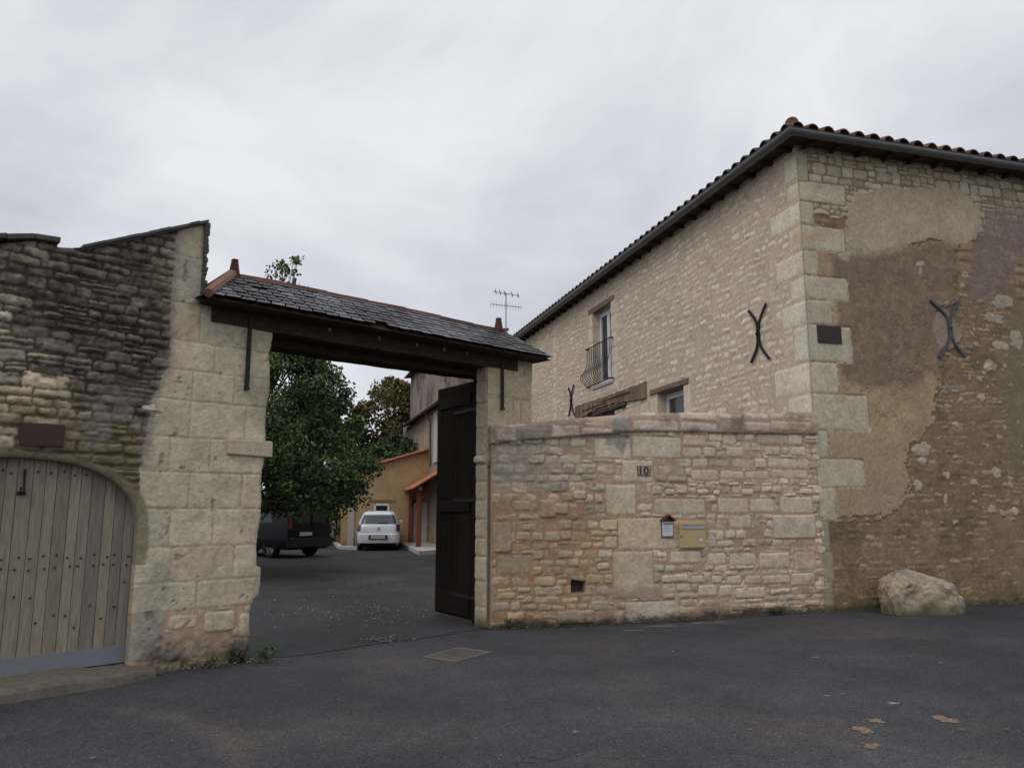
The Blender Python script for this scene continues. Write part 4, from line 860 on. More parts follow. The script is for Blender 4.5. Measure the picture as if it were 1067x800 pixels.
def window(o, leaves, white=(.68, .70, .74), dep=-.20, name='window'):
    f = MB(); w_ = .07
    f.wb(FS, o[0], o[0] + w_, dep - .06, dep, o[2], o[3], white); f.wb(FS, o[1] - w_, o[1], dep - .06, dep, o[2], o[3], white)
    f.wb(FS, o[0] + w_, o[1] - w_, dep - .06, dep, o[3] - w_, o[3], white); f.wb(FS, o[0] + w_, o[1] - w_, dep - .06, dep, o[2], o[2] + w_ * 1.5, white)
    fo = f.build(name, M['paint'], th_, bevel=.006); n = leaves; W_ = (o[1] - o[0] - 2 * w_) / n
    for i in range(n):
        u0 = o[0] + w_ + i * W_; u1 = u0 + W_; g_ = MB(); s_ = .085
        g_.wb(FS, u0 + .003, u0 + s_, dep - .05, dep + .015, o[2] + .11, o[3] - w_, white); g_.wb(FS, u1 - s_, u1 - .003, dep - .05, dep + .015, o[2] + .11, o[3] - w_, white)
        g_.wb(FS, u0 + s_, u1 - s_, dep - .05, dep + .015, o[3] - w_ - s_, o[3] - w_ - .003, white); g_.wb(FS, u0 + s_, u1 - s_, dep - .05, dep + .015, o[2] + .11, o[2] + .2, white)
        g_.build('frame', M['paint'], fo, bevel=.005)
        p_ = MB(); p_.wb(FS, u0 + s_, u1 - s_, dep - .03, dep - .02, o[2] + .2, o[3] - w_ - s_, (.035, .042, .05)); p_.build('pane', M['glass'], fo)
    return fo
w1_ = window(O1, 2); window(O2, 2, (.30, .27, .24)); window((O3[0] + .02, O3[1] - .02, 3.0, 4.25), 1, (.55, .56, .55))
b = MB(); b.wb(FS, O1[0] - .05, O1[1] + .05, -.2, .06, O1[2] - .06, O1[2] + .0, (.62, .60, .56)); b.build('sill', M['stone'], w1_, bevel=.01)
# bellied iron balcony railing
IR = (.018, .018, .024); b = MB(); zb_, zt_ = 5.03, 6.13; u0, u1 = O1[0] - .28, O1[1] + .12
for z in (zb_, zt_):
    b.wb(FS, u0, u1, .10, .125, z - .012, z + .012, IR)
    for u in (u0, u1): b.wb(FS, u - .015, u + .015, -.02, .13, z - .02, z + .02, IR)
nb_ = 11
for i in range(nb_):
    u = u0 + .06 + (u1 - u0 - .12) * i / (nb_ - 1); pts = []
    for t in np.linspace(0, 1, 12):
        be = .22 * math.exp(-((t - .22) / .20) ** 2) * (1 - (1 - min(t / .08, 1)) ** 2); pts.append(FS.pt(u, .112 + be, zb_ + (zt_ - zb_) * t))
    b.tube(pts, .011, IR, 5)
b.build('balcony_railing', M['iron'], th_)
# X-shaped wall anchors
def anchor(fr, tl_, tr, uj, ce, lj, bl, br, col, th=.028):
    b = MB(); U_ = lambda p: fr.uz(*p)
    for path in ((tl_, uj, ce, lj, bl), (tr, uj, ce, lj, br)):
        p = [np.array(U_(k)) for k in path]; s_ = 1 if path[0] == tl_ else -1; side = math.copysign(1, p[0][0] - U_(tr if s_ == 1 else tl_)[0])
        for k in (1, 2, 3): p[k] = p[k] + np.array([side * th * (.62 if k != 2 else .38), 0])
        for _ in range(3): p = [p[0]] + [q_ for k in range(len(p) - 1) for q_ in (p[k] * .75 + p[k + 1] * .25, p[k] * .25 + p[k + 1] * .75)] + [p[-1]]
        L_, R_ = [], []
        for k in range(len(p)):
            t_ = p[min(k + 1, len(p) - 1)] - p[max(k - 1, 0)]; t_ = t_ / np.linalg.norm(t_); n_ = np.array([-t_[1], t_[0]]) * th * .5; L_.append(p[k] + n_); R_.append(p[k] - n_)
        o0_, o1_ = .035, .062 + s_ * .003; vs_ = [fr.pt(q_[0], o, q_[1]) for k in range(len(p)) for q_, o in ((L_[k], o0_), (R_[k], o0_), (R_[k], o1_), (L_[k], o1_))]; n4 = len(p)
        b.add(vs_, [(k * 4 + m_, k * 4 + (m_ + 1) % 4, k * 4 + 4 + (m_ + 1) % 4, k * 4 + 4 + m_) for k in range(n4 - 1) for m_ in range(4)] + [(3, 2, 1, 0), (n4 * 4 - 4, n4 * 4 - 3, n4 * 4 - 2, n4 * 4 - 1)], col)
    u, z = U_(ce); b.sphere(fr.pt(u, .075, z), .03, col, 8, 5); b.tube([fr.pt(u, -.02, z), fr.pt(u, .09, z)], .014, col, 6)
    return b.build('wall_anchor', M['iron'], th_)
anchor(FS, (782.3, 324), (800.4, 316.4), (792, 335), (792, 348), (793, 361), (785, 378), (804, 374), (.014, .013, .014), .040)
anchor(FS, (593.7, 404), (599.3, 400.6), (596.5, 411), (596.5, 417), (596.6, 423), (594, 433.5), (600, 432.6), (.014, .013, .014), .045)
anchor(FF, (967.3, 313.5), (997.7, 314), (986.5, 329.5), (987.6, 342), (989.3, 355.5), (975.8, 372.6), (1004, 372.6), (.075, .088, .10), .045)
a, z0, c, z1 = FF.rect(850.5, 340, 875, 358)
b = MB(); b.wb(FF, a, c, .02, .045, z0, z1, (.022, .013, .011)); setp(b.build('wall_plaque', M['flat'], bevel=.004), 'black-brown rectangular plaque on the quoins of the house front', 'plaque')

# boulder at the foot of the house
def boulder():
    import bmesh
    bm = bmesh.new(); bmesh.ops.create_icosphere(bm, subdivisions=6, radius=1)
    for v in bm.verts:
        p = v.co.copy(); x = p.x; n_ = mnoise.fractal(p * 1.3 + Vector((3, 1, 2)), 1, 2, 5) ; n2 = mnoise.fractal(p * 5, 1, 2, 5)
        r = 1 + .16 * n_ + .045 * n2 + .03 * mnoise.fractal(p * 14, 1, 2, 4)
        q = Vector((math.copysign(abs(p.x) ** .75, p.x), math.copysign(abs(p.y) ** .8, p.y), math.copysign(abs(p.z) ** .7, p.z))) * r
        hgt = .60 - .20 * sm(-.35, 1.0, np.array(q.x)); 
        pit = max(0, .35 - (Vector((q.x + .62, q.y + .75, q.z - .35))).length) * .9
        q = Vector((q.x, q.y + pit, q.z))
        v.co = Vector((q.x * .66, q.y * .36 - pit * .0, max(q.z, -.35) * float(hgt) * 1.0))
    verts = [v.co.copy() for v in bm.verts]; faces = [tuple(x.index for x in f.verts) for f in bm.faces]; bm.free()
    c = FF.pt(1.42, .46, .06); V = []; cols = []
    for p in verts: q = FF.pt(1.42 + p.x, .46 - p.y, .06 + p.z); V.append(q)
    V = np.array(V); fc = np.array(faces); ce = V[fc].mean(1)
    n_ = fbm(ce[:, 0] * 2.3 + ce[:, 2], ce[:, 2] * 3 + ce[:, 1], 201, 5); n2 = fbm(ce[:, 0] * 6, ce[:, 2] * 7, 205, 4)
    base = np.tile(np.array((.36, .295, .215)), (len(fc), 1)); base = mix(base, (.24, .22, .19), sm(-.1, .4, n_) * .7); base = mix(base, (.36, .27, .18), sm(.15, .4, n2) * .6); base = mix(base, (.15, .135, .115), sm(.3, .5, n2 + .3 * n_) * .7)
    base = mix(base, (.07, .075, .035), sm(.22, .02, ce[:, 2] + .12 * n2) * .7)
    return link('boulder', V, fc, base, 'CORNER', M['stone'], None, smooth=True)
setp(boulder(), 'rough pale limestone boulder at the foot of the brown house front', 'boulder')

# ================================================================== ROAD DETAILS
m_c = [G(440, 686), G(478, 676), G(512, 681), G(474, 691)]; zz = .022
b = MB(); cen = sum(m_c) / 4
inn = [cen + (p - cen) * .86 for p in m_c]; hi = lambda p, z: (p[0], p[1], z)
for i in range(4):
    j = (i + 1) % 4; b.box8([hi(m_c[i], -.02), hi(m_c[j], -.02), hi(inn[j], -.02), hi(inn[i], -.02), hi(m_c[i], zz), hi(m_c[j], zz), hi(inn[j], zz), hi(inn[i], zz)], (.15, .125, .105))
tmh = thing('manhole_cover', (cen[0], cen[1], 0), 'rectangular inspection cover with pale rim set in the asphalt before the gate', 'manhole cover')
b.build('rim', M['stone'], tmh)
b = MB(); b.box8([hi(p, -.02) for p in inn] + [hi(p, zz - .006) for p in inn], (.070, .062, .056)); b.build('lid', M['asphalt'], tmh)
def blob(name, cx, cy, rx, ry, col, z=.02, seed=0, mat='asphalt'):
    b = MB(); n = 26; r = random.Random(seed); pts = []
    for i in range(n):
        a = 2 * math.pi * i / n; k = 1 + .7 * mnoise.noise(Vector((math.cos(a) * 1.8, math.sin(a) * 1.8, seed * 3.1))) + r.uniform(-.13, .13)
        pts.append((cx + rx * k * math.cos(a), cy + ry * k * math.sin(a)))
    zr_ = lambda x, y: float(relief(np.array(x), np.array(y)))
    b.add([(x, y, zr_(x, y) + .004) for x, y in pts] + [(cx, cy, zr_(cx, cy) + .005)], [(i, (i + 1) % n, n) for i in range(n)], col)
    return b.build(name, M[mat])
for i, (x, y, rx, ry, c, lb) in enumerate([(899, 761, .055, .10, (.17, .12, .085), 'orange paint spot nearest the left of the four on the road'), (914, 751.5, .055, .06, (.17, .12, .08), 'upper orange paint spot of the left cluster on the road'),
                                       (907, 777, .06, .07, (.14, .105, .075), 'faint lowest orange paint spot on the road'), (984, 750, .09, .08, (.16, .115, .085), 'double-lobed orange paint spot furthest right on the road')]):
    p = G(x, y); setp(blob('paint_mark', p[0], p[1], rx, ry, c, seed=i + 3), lb, 'paint mark', 'orange paint spots on the road')
for i, (x, y, rx, ry) in enumerate([(931, 733, .055, .035), (692, 653, .2, .05), (659, 657, .16, .04), (862, 725, .03, .02), (850, 685, .05, .03)]):
    p = G(x, y); setp(blob('chalky_streak', p[0], p[1], rx, ry, (.15, .147, .145), seed=i + 30), kind='structure')

# ================================================================== COURTYARD: BUILDINGS
W0 = np.array([-3.68, 34.5]); FWd = np.array([math.sin(R(-16)), math.cos(R(-16))])
FW = Fr(W0, d=-FWd)              # facade facing left; u>0 towards the camera
FE = Fr(W0, 74)                  # faces the camera; u<0 to the left
tf = thing('far_house', FW.pt(2, -3, 0), 'old stained stone row house standing along the right of the courtyard', 'house')
def far_wall(name, fr, u0, u1, z0, z1, cols, seed, par, step=.06, stain=.5, stc=(.07, .06, .06)):
    w = Wall(u0, u1, z0, z1, step); U, Z = w.U, w.Z
    w.h = .01 * fbm(U * 3, Z * 3, seed); c = np.array(cols) * np.ones(U.shape + (3,)); c *= (1 + .25 * fbm(U * 1.5, Z * 1.5, seed + 1, 5))[..., None]
    w.col = mix(c, stc, stain * sm(-.1, .45, fbm(U * .9, Z * .9, seed + 3, 5))); return w
w = far_wall('w', FW, -7.6, 6.5, 0, 5.95, (.36, .29, .21), 301, tf, .06, .25); 
for k_ in range(14):
    a = -6 + k_ * .8; w.col = mix(w.col, (.24, .15, .10), .6 * ((w.U > a) & (w.U < a + .30)) * (k_ % 2) * (w.Z > 3.2))
w.mesh('lower_wall', FW, M['farwall'], tf, .3)
FW2 = Fr(FW.pt(0, -.15, 0)[:2], d=FW.d); UN = 3.7
w = far_wall('w', FW2, -7.3, UN, 5.9, 8.7, (.26, .205, .175), 311, tf, .06, .85); w.mesh('upper_wall', FW2, M['farwall'], tf, .3)
FN = Fr(FW2.pt(UN, 0, 0)[:2], 74)
w = far_wall('w', FN, 0, 2.6, 5.0, 8.7, (.25, .195, .17), 315, tf, .05, .85); w.mesh('gable_wall', FN, M['farwall'], tf, .3)
b = MB(); b.wb(FW, -7.6, 6.5, -2.4, -.25, 0, 5.95, (.33, .27, .2)); b.wb(FW, -7.2, UN - .05, -2.9, -.5, 5.96, 8.6, (.22, .18, .15)); b.wb(FW, -7.9, -7.61, -1.2, .12, 0, 6.2, (.42, .36, .28))
b.build('wall_body', M['farwall'], tf)
b = MB(); b.box8([FW.pt(-7.4, .38, 5.86), FW.pt(-7.4, -.34, 6.14), FW.pt(6.5, -.34, 6.14), FW.pt(6.5, .38, 5.86)] + [FW.pt(-7.4, .38, 5.92), FW.pt(-7.4, -.34, 6.2), FW.pt(6.5, -.34, 6.2), FW.pt(6.5, .38, 5.92)], (.085, .05, .04))
rr = b.build('eave', M['tile'], tf); b = MB(); b.tube([FW.pt(-7.4, .43, 5.84), FW.pt(6.5, .43, 5.84)], .06, (.07, .05, .045), 8); b.build('gutter', M['zinc'], rr)
b = MB(); b.box8([FW.pt(-7.4, .2, 8.62), FW.pt(-7.4, -2.6, 9.0), FW.pt(UN + .1, -2.6, 9.0), FW.pt(UN + .1, .2, 8.62), FW.pt(-7.4, .2, 8.7), FW.pt(-7.4, -2.6, 9.1), FW.pt(UN + .1, -2.6, 9.1), FW.pt(UN + .1, .2, 8.7)], (.12, .07, .055)); b.build('roof', M['tile'], tf)
b = MB(); b.tube([FW.pt(.8, .40, 5.8), FW.pt(.8, .15, 5.4), FW.pt(.8, .12, 3.4)], .05, (.10, .09, .085), 8); b.build('downpipe', M['zinc'], tf)
b = MB(); b.wb(FW, 1.15, 2.0, .02, .07, 3.55, 5.75, (.55, .56, .58)); 
for k_ in range(22): b.wb(FW, 1.2, 1.95, .07, .078, 3.62 + k_ * .095, 3.67 + k_ * .095, (.48, .49, .52))
b.build('shutter', M['paint'], tf)
# lean-to in ochre render
te = thing('lean_to', FE.pt(-1.8, -1, 0), 'ochre rendered lean-to with sloping clay tiles behind the white car', 'outbuilding')
eL = -3.75; ztop = lambda U: 4.18 + (U) * .30
WO = (-2.42, -1.74, .85, 1.82); WD = (-.72, -.06, .15, 1.85)
w = Wall(eL, 0, 0, 4.25, .04); U, Z = w.U, w.Z; w.h = .008 * fbm(U * 3, Z * 3, 331); w.col = np.array((.38, .265, .145)) * (1 + .13 * fbm(U * 2, Z * 2, 332, 5))[..., None]
w.col = mix(w.col, (.22, .16, .09), .5 * sm(.5, 0, Z + .2 * fbm(U * 3, Z * 3, 334)))
w.mesh('wall', FE, M['farwall'], te, .2, lambda U, Z: np.minimum(np.minimum(ztop(U) - Z, rs(U, Z, WO)), rs(U, Z, WD)), (.40, .27, .14))
b = MB(); b.prism([FE.pt(eL + .02, -.2, 0), FE.pt(0, -.2, 0), FE.pt(0, -.2, 4.15), FE.pt(eL + .02, -.2, ztop(eL) - .03)], tuple(np.append(-FE.n * 4, 0)), (.34, .24, .14)); b.build('wall_body', M['farwall'], te)
b = MB(); nT = 17
for i in range(nT):
    for k in range(10):
        u0 = eL - .2 + k * .405; u1 = u0 + .44; o = .12 - i * .245; z0_, z1_ = ztop(u0) + .05, ztop(u1) + .03
        c = tuple(np.array((.36, .15, .085)) * random.uniform(.75, 1.2)); vs_ = []
        for (u, z, rad) in ((u0, z0_, .115), (u1, z1_, .095)):
            for q_ in range(6): an = math.pi * q_ / 5; vs_.append(FE.pt(u, o + rad * math.cos(an), z + rad * .8 * math.sin(an)))
        b.add(vs_, [(q_, q_ + 1, q_ + 7, q_ + 6) for q_ in range(5)] + [(5, 4, 3, 2, 1, 0)], c)
b.box8([FE.pt(eL - .2, .1, ztop(eL - .2) - .03), FE.pt(.3, .1, ztop(.3) - .03), FE.pt(.3, -4.1, ztop(.3) - .03), FE.pt(eL - .2, -4.1, ztop(eL - .2) - .03)] + [FE.pt(eL - .2, .1, ztop(eL - .2) + .04), FE.pt(.3, .1, ztop(.3) + .04), FE.pt(.3, -4.1, ztop(.3) + .04), FE.pt(eL - .2, -4.1, ztop(eL - .2) + .04)], (.30, .14, .09))
b.build('roof', M['tile'], te)
b = MB(); wh = (.60, .61, .63)
for (u0, u1, z0, z1) in ((WO[0], WO[0] + .09, WO[2], WO[3]), (WO[1] - .09, WO[1], WO[2], WO[3]), (WO[0], WO[1], WO[3] - .09, WO[3]), (WO[0], WO[1], WO[2], WO[2] + .09)): b.wb(FE, u0, u1, -.08, .02, z0, z1, wh)
wf = b.build('window', M['paint'], te); b = MB(); b.wb(FE, WO[0] + .09, WO[1] - .09, -.06, -.05, WO[2] + .09, WO[3] - .09, (.02, .024, .03)); b.build('pane', M['glass'], wf)
b = MB(); b.wb(FE, WO[0] - .25, WO[1] + .25, -.05, .04, WO[3] + .08, WO[3] + .16, (.25, .14, .08)); b.build('lintel', M['beam'], te)
b = MB(); b.wb(FE, WD[0], WD[1], -.14, -.08, WD[2], WD[3], (.60, .60, .61)); b.wb(FE, WD[0] + .32, WD[0] + .335, -.08, -.07, WD[2], WD[3], (.25, .25, .25)); b.build('door', M['paint'], te)
# terrace slab and tiled porch
s0, s1 = G(416, 561, .15), G(436.5, 574, .15)
b = MB(); e0 = FW.pt(-.2, 0, 0); e1 = FW.pt(5.6, 0, 0)
s0_ = (s0[0], s0[1]); s1_ = (s1[0], s1[1]); n0 = np.array(FE.pt(-1.25, .02, 0)[:2])
pl = [(s1_[0], s1_[1]), (FW.pt(5.9, .01, 0)[0], FW.pt(5.9, .01, 0)[1] - .1), FW.pt(0, .02, 0)[:2], tuple(n0)]
b.prism([(p[0], p[1], 0) for p in pl], (0, 0, .15), (.42, .40, .37)); setp(b.build('terrace_slab', M['farwall']), 'low pale concrete terrace slab under the tiled porch', 'terrace')
tpo = thing('porch', (s1[0] + .3, s1[1] + 2, .15), 'lean-to timber porch with orange clay tiles on red-brown posts', 'porch')
PC = (.15, .045, .028)
p1 = np.array(G(436, 569.5, .15)[:2]); p2 = np.array(G(427.5, 565, .15)[:2])
dpo = (p1 - p2) / np.linalg.norm(p1 - p2)
for p in (p1, p2): b = MB(); b.box(p[0] - .09, p[0] + .09, p[1] - .09, p[1] + .09, .15, 2.3, PC); b.build('post', M['wood'], tpo, bevel=.01)
FPo = Fr(p1, d=dpo)                # along the eave plate towards the camera, outward to the left
Lp_ = float(np.linalg.norm(p1 - p2)); wP = 1.55; slope = .62
b = MB(); b.wb(FPo, -Lp_ - .3, .45, -.07, .07, 2.28, 2.43, PC); b.build('plate_beam', M['wood'], tpo)
for (uu) in (-Lp_, -Lp_ / 2, 0): b = MB(); b.box8([FPo.pt(uu - .05, .25, 2.33), FPo.pt(uu + .05, .25, 2.33), FPo.pt(uu + .05, -wP, 2.33 + slope * (wP + .25)), FPo.pt(uu - .05, -wP, 2.33 + slope * (wP + .25))] + [FPo.pt(uu - .05, .25, 2.45), FPo.pt(uu + .05, .25, 2.45), FPo.pt(uu + .05, -wP, 2.45 + slope * (wP + .25)), FPo.pt(uu - .05, -wP, 2.45 + slope * (wP + .25))], PC); b.build('rafter', M['wood'], tpo)
for (uu, dr_) in ((0, -1), (-Lp_, 1)): b = MB(); b.tube([FPo.pt(uu, 0, 1.6), FPo.pt(uu + dr_ * .55, 0, 2.3)], .055, PC, 4); b.tube([FPo.pt(uu, 0, 1.7), FPo.pt(uu, -.7, 2.75)], .055, PC, 4); b.build('brace', M['wood'], tpo)
b = MB(); nc = int((Lp_ + .85) / .22)
for i in range(nc):
    uu = -Lp_ - .35 + (i + .5) * .22
    for k in range(5):
        r0 = -.32 + k * .40; r1 = r0 + .44; c = tuple(np.array((.44, .17, .085)) * random.uniform(.75, 1.15)); vs_ = []
        for (r, rad, dz) in ((r0, .115, .0), (r1, .095, -.03)):
            for q_ in range(6): an = math.pi * q_ / 5; vs_.append(FPo.pt(uu + rad * math.cos(an), -r, 2.50 + slope * (r + .1) + dz + rad * .7 * math.sin(an)))
        b.add(vs_, [(q_, q_ + 1, q_ + 7, q_ + 6) for q_ in range(5)] + [(5, 4, 3, 2, 1, 0)], c)
b.box8([FPo.pt(-Lp_ - .3, .3, 2.44 - .1), FPo.pt(.45, .3, 2.44 - .1), FPo.pt(.45, -wP, 2.44 + slope * (wP + .12)), FPo.pt(-Lp_ - .3, -wP, 2.44 + slope * (wP + .12))] + [FPo.pt(-Lp_ - .3, .3, 2.47 - .1), FPo.pt(.45, .3, 2.47 - .1), FPo.pt(.45, -wP, 2.48 + slope * (wP + .12)), FPo.pt(-Lp_ - .3, -wP, 2.48 + slope * (wP + .12))], (.28, .12, .07))
b.build('tile_covering', M['tile'], tpo)

# television antenna on its mast above the far house roof
ax, ay = (527 - 533.5) / 811 * 31.5, 31.5
zq_ = lambda y: EYE + math.tan(math.atan((400 - y) / F) + PITCH) * 31.5
ta = thing('tv_antenna', (ax, ay, 5.9), 'thin rooftop television antenna on a mast against the sky', 'antenna')
AC = (.20, .20, .22)
b = MB(); b.tube([(ax, ay, 5.9), (ax, ay, zq_(305))], .022, AC, 6); b.build('mast', M['zinc'], ta)
def boom(x0, y0, x1, y1, els, ln, name, vert):
    b = MB(); X0 = (x0 - 533.5) / 811 * 31.5; X1 = (x1 - 533.5) / 811 * 31.5; Z0, Z1 = zq_(y0), zq_(y1); b.tube([(X0, ay - .03, Z0), (X1, ay - .03, Z1)], .016, AC, 5)
    for t in els:
        X = X0 + (X1 - X0) * t; Z = Z0 + (Z1 - Z0) * t
        if vert: b.tube([(X, ay - .03, Z - ln), (X, ay - .03, Z + ln)], .006, (.3, .3, .32), 4)
        else: b.tube([(X - .02, ay - ln, Z + .02), (X + .02, ay + ln, Z + .02)], .02, AC, 5)
    b.build(name, M['zinc'], ta)
boom(513, 304, 541.5, 308.5, (.1, .26, .44, .72, .95), .35, 'boom', False)
boom(510.5, 317, 543.5, 320.5, [i / 11 for i in range(12)], .17, 'boom', True)

# ================================================================== VEHICLES
def loft_vehicle(root, loc, yaw, levels, mats, nring=56):
    """levels: (z, rear y, front y, half width, corner radius). Returns a function giving surface patches."""
    cy, sy = math.cos(yaw), math.sin(yaw)
    def world(x, y, z): return (loc[0] + x * cy - y * sy, loc[1] + x * sy + y * cy, z)
    zs = [l[0] for l in levels]
    def at(z):
        v = [float(np.interp(z, zs, [l[k] for l in levels])) for k in range(1, 5)]; return v
    def ring(z, off=0.0):
        r0, r1, hw, rd = at(z); r0 -= off; r1 += off; hw += off
        pts = []; per = []
        rd = min(rd, hw * .9)
        def arc_(cx, cy_, a0): 
            for i in range(7): a = a0 + math.pi / 2 * i / 6; pts.append((cx + rd * math.cos(a), cy_ + rd * math.sin(a)))
        arc_(-hw + rd, r0 + rd, math.pi); 
        for i in range(1, 8): pts.append((-hw + rd + (2 * hw - 2 * rd) * i / 8, r0 - .03 * math.sin(math.pi * i / 8)))
        arc_(hw - rd, r0 + rd, 1.5 * math.pi)
        for i in range(1, 16): pts.append((hw, r0 + rd + (r1 - r0 - 2 * rd) * i / 16))
        arc_(hw - rd, r1 - rd, 0)
        for i in range(1, 8): pts.append((hw - rd - (2 * hw - 2 * rd) * i / 8, r1 + .05 * math.sin(math.pi * i / 8)))
        arc_(-hw + rd, r1 - rd, math.pi / 2)
        for i in range(1, 16): pts.append((-hw, r1 - rd - (r1 - r0 - 2 * rd) * i / 16))
        return pts                      # 28 corner + 7+15+7+15 = 72 points: rear face is 7..13, right side 21..35, left 57..71
    def patch(idx, z0, z1, off, col, name, mat, par, nz=6, closed=False):
        b = MB(); zz = np.linspace(z0, z1, nz + 1); rows = []
        for z in zz: rg_ = ring(z, off); rows.append([world(*rg_[i % 72], z) for i in idx])
        m_ = len(idx); vs_ = [p for r in rows for p in r]
        fs = [(i * m_ + j, i * m_ + (j + 1) % m_, (i + 1) * m_ + (j + 1) % m_, (i + 1) * m_ + j) for i in range(nz) for j in range(m_ if closed else m_ - 1)]
        if closed: fs += [tuple(range(m_))[::-1], tuple(range(nz * m_, nz * m_ + m_))]
        b.add(vs_, fs, col); return b.build(name, mat, par, smooth=not closed)
    return world, ring, patch, at
def smooth_shade(o, ang=35):
    for p in o.data.polygons: p.use_smooth = True
    try: o.data.set_sharp_from_angle(angle=R(ang))
    except Exception: pass
def wheel(root, world, x, y, r, wd, alloy=(.35, .35, .36)):
    n = 24; b = MB(); s_ = 1 if x > 0 else -1; pr = [(r * .68, 0), (r * .95, 0), (r, .03), (r, wd - .03), (r * .95, wd), (r * .68, wd)]
    vs_ = []; 
    for i in range(n):
        a = 2 * math.pi * i / n
        for (q, t) in pr: vs_.append(world(x - s_ * t, y + q * math.cos(a), r + q * math.sin(a)))
    m_ = len(pr); fs = [(i * m_ + j, ((i + 1) % n) * m_ + j, ((i + 1) % n) * m_ + j + 1, i * m_ + j + 1) for i in range(n) for j in range(m_ - 1)]
    b.add(vs_, fs, (.015, .015, .016)); w_ = b.build('wheel', M['rubber'], root, smooth=True)
    b = MB(); vs_ = [world(x - s_ * .02, y, r)] + [world(x - s_ * (.01 if i % 4 < 2 else .05), y + r * .68 * math.cos(2 * math.pi * i / 20), r + r * .68 * math.sin(2 * math.pi * i / 20)) for i in range(20)]
    b.add(vs_, [(0, 1 + i, 1 + (i + 1) % 20) for i in range(20)], alloy); b.build('rim', M['flat'], w_)
def body_mesh(root, ring, world, zs, col, name='body', mt='carpaint'):
    b = MB(); rows = []
    for z in zs: rows += [world(*p, z) for p in ring(z)]
    m_ = 72; n = len(zs)
    b.add(rows, [(i * m_ + j, i * m_ + (j + 1) % m_, (i + 1) * m_ + (j + 1) % m_, (i + 1) * m_ + j) for i in range(n - 1) for j in range(m_)] + [tuple(range(m_))[::-1], tuple(range((n - 1) * m_, n * m_))], col)
    o = b.build(name, M[mt], root); smooth_shade(o, 32); return o
# white hatchback seen from behind
cl = (-5.13, 30.0); cyaw = R(7.5)
tcar = thing('parked_car', (cl[0], cl[1] + 1.9, 0), 'white five-door hatchback parked nose-in before the ochre lean-to', 'car')
lev = [(.20, .18, 3.85, .75, .25), (.30, .03, 3.98, .80, .28), (.50, .0, 4.02, .815, .32), (.62, .02, 4.0, .82, .32), (.66, .09, 3.97, .82, .30), (.90, .12, 3.80, .805, .28), (.96, .15, 3.45, .79, .26), (1.00, .18, 3.05, .77, .25), (1.22, .32, 2.66, .70, .24), (1.40, .44, 2.30, .62, .22), (1.47, .56, 2.10, .58, .24), (1.515, .85, 1.85, .46, .3)]
world, ring, patch, at = loft_vehicle(tcar, cl, cyaw, lev, None)
CW_ = (.52, .55, .60)
body_mesh(tcar, ring, world, [l[0] for l in lev], CW_)
patch(list(range(3, 18)), 1.02, 1.36, .008, (.05, .06, .07), 'rear_window', M['glass'], tcar)
patch(list(range(22, 34)), 1.04, 1.38, .008, (.02, .024, .03), 'side_window', M['glass'], tcar); patch(list(range(58, 71)), 1.04, 1.38, .008, (.02, .024, .03), 'side_window', M['glass'], tcar)
patch(list(range(37, 56)), 1.04, 1.38, .008, (.02, .024, .03), 'windscreen', M['glass'], tcar)
for rg_ in (range(0, 5), range(16, 21)): patch(list(rg_), .74, 1.0, .012, (.12, .012, .02), 'tail_light', M['carpaint'], tcar)
patch(list(range(3, 18)), .18, .30, .004, (.03, .03, .032), 'bumper_trim', M['rubber'], tcar, 2)
b = MB()
def wbx(x0, x1, y0, y1, z0, z1, col): b.box8([world(x, y, z) for x, y, z in ((x0, y0, z0), (x0, y1, z0), (x1, y1, z0), (x1, y0, z0), (x0, y0, z1), (x0, y1, z1), (x1, y1, z1), (x1, y0, z1))], col)
wbx(-.36, .36, -.055, .02, .45, .60, (.045, .045, .05)); wbx(-.26, .26, -.075, -.05, .475, .575, (.55, .55, .50)); 
for i in range(6): wbx(-.20 + i * .072, -.165 + i * .072, -.078, -.074, .495, .555, (.03, .03, .03))
b.build('number_plate', M['flat'], tcar)
b = MB(); wbx(-.05, .05, .035, .09, .80, .90, (.35, .35, .37)); b.build('badge', M['flat'], tcar, bevel=.01)
b = MB(); wbx(-.02, .34, .15, .19, 1.04, 1.06, (.02, .02, .02)); b.build('wiper', M['rubber'], tcar)
for s_ in (-1, 1):
    b = MB(); wbx(s_ * .81 - .09, s_ * .81 + .09, 2.55, 2.65, .98, 1.12, CW_); b.build('mirror', M['carpaint'], tcar, bevel=.02)
    wheel(tcar, world, s_ * .80, .72, .30, .19); wheel(tcar, world, s_ * .80, 3.25, .30, .19)
# dark van seen from its rear corner
rv = np.array([.54, .84]); vy = math.atan2(rv[1], rv[0]); vl = np.array([-7.15, 25.2]) + rv * .92
tv = thing('parked_van', (vl[0] - 1.8, vl[1] + 1.2, 0), 'black panel van parked under the dark tree in the courtyard', 'van')
lev = [(.28, .12, 4.6, .86, .12), (.36, .0, 4.72, .92, .12), (.62, .0, 4.78, .95, .12), (.66, .03, 4.76, .95, .12), (1.0, .03, 4.60, .95, .12), (1.12, .05, 4.1, .94, .12), (1.55, .09, 3.65, .89, .12), (1.85, .14, 3.3, .82, .12), (1.93, .22, 3.1, .74, .14), (1.96, .4, 2.9, .6, .2)]
world, ring, patch, at = loft_vehicle(tv, vl, vy, lev, None)
VC = (.008, .008, .010); body_mesh(tv, ring, world, [l[0] for l in lev], VC, mt='vanpaint')
patch(list(range(7, 14)), 1.12, 1.72, .008, (.012, .014, .018), 'rear_window', M['glass'], tv); patch(list(range(60, 70)), 1.15, 1.70, .008, (.012, .014, .018), 'side_window', M['glass'], tv)
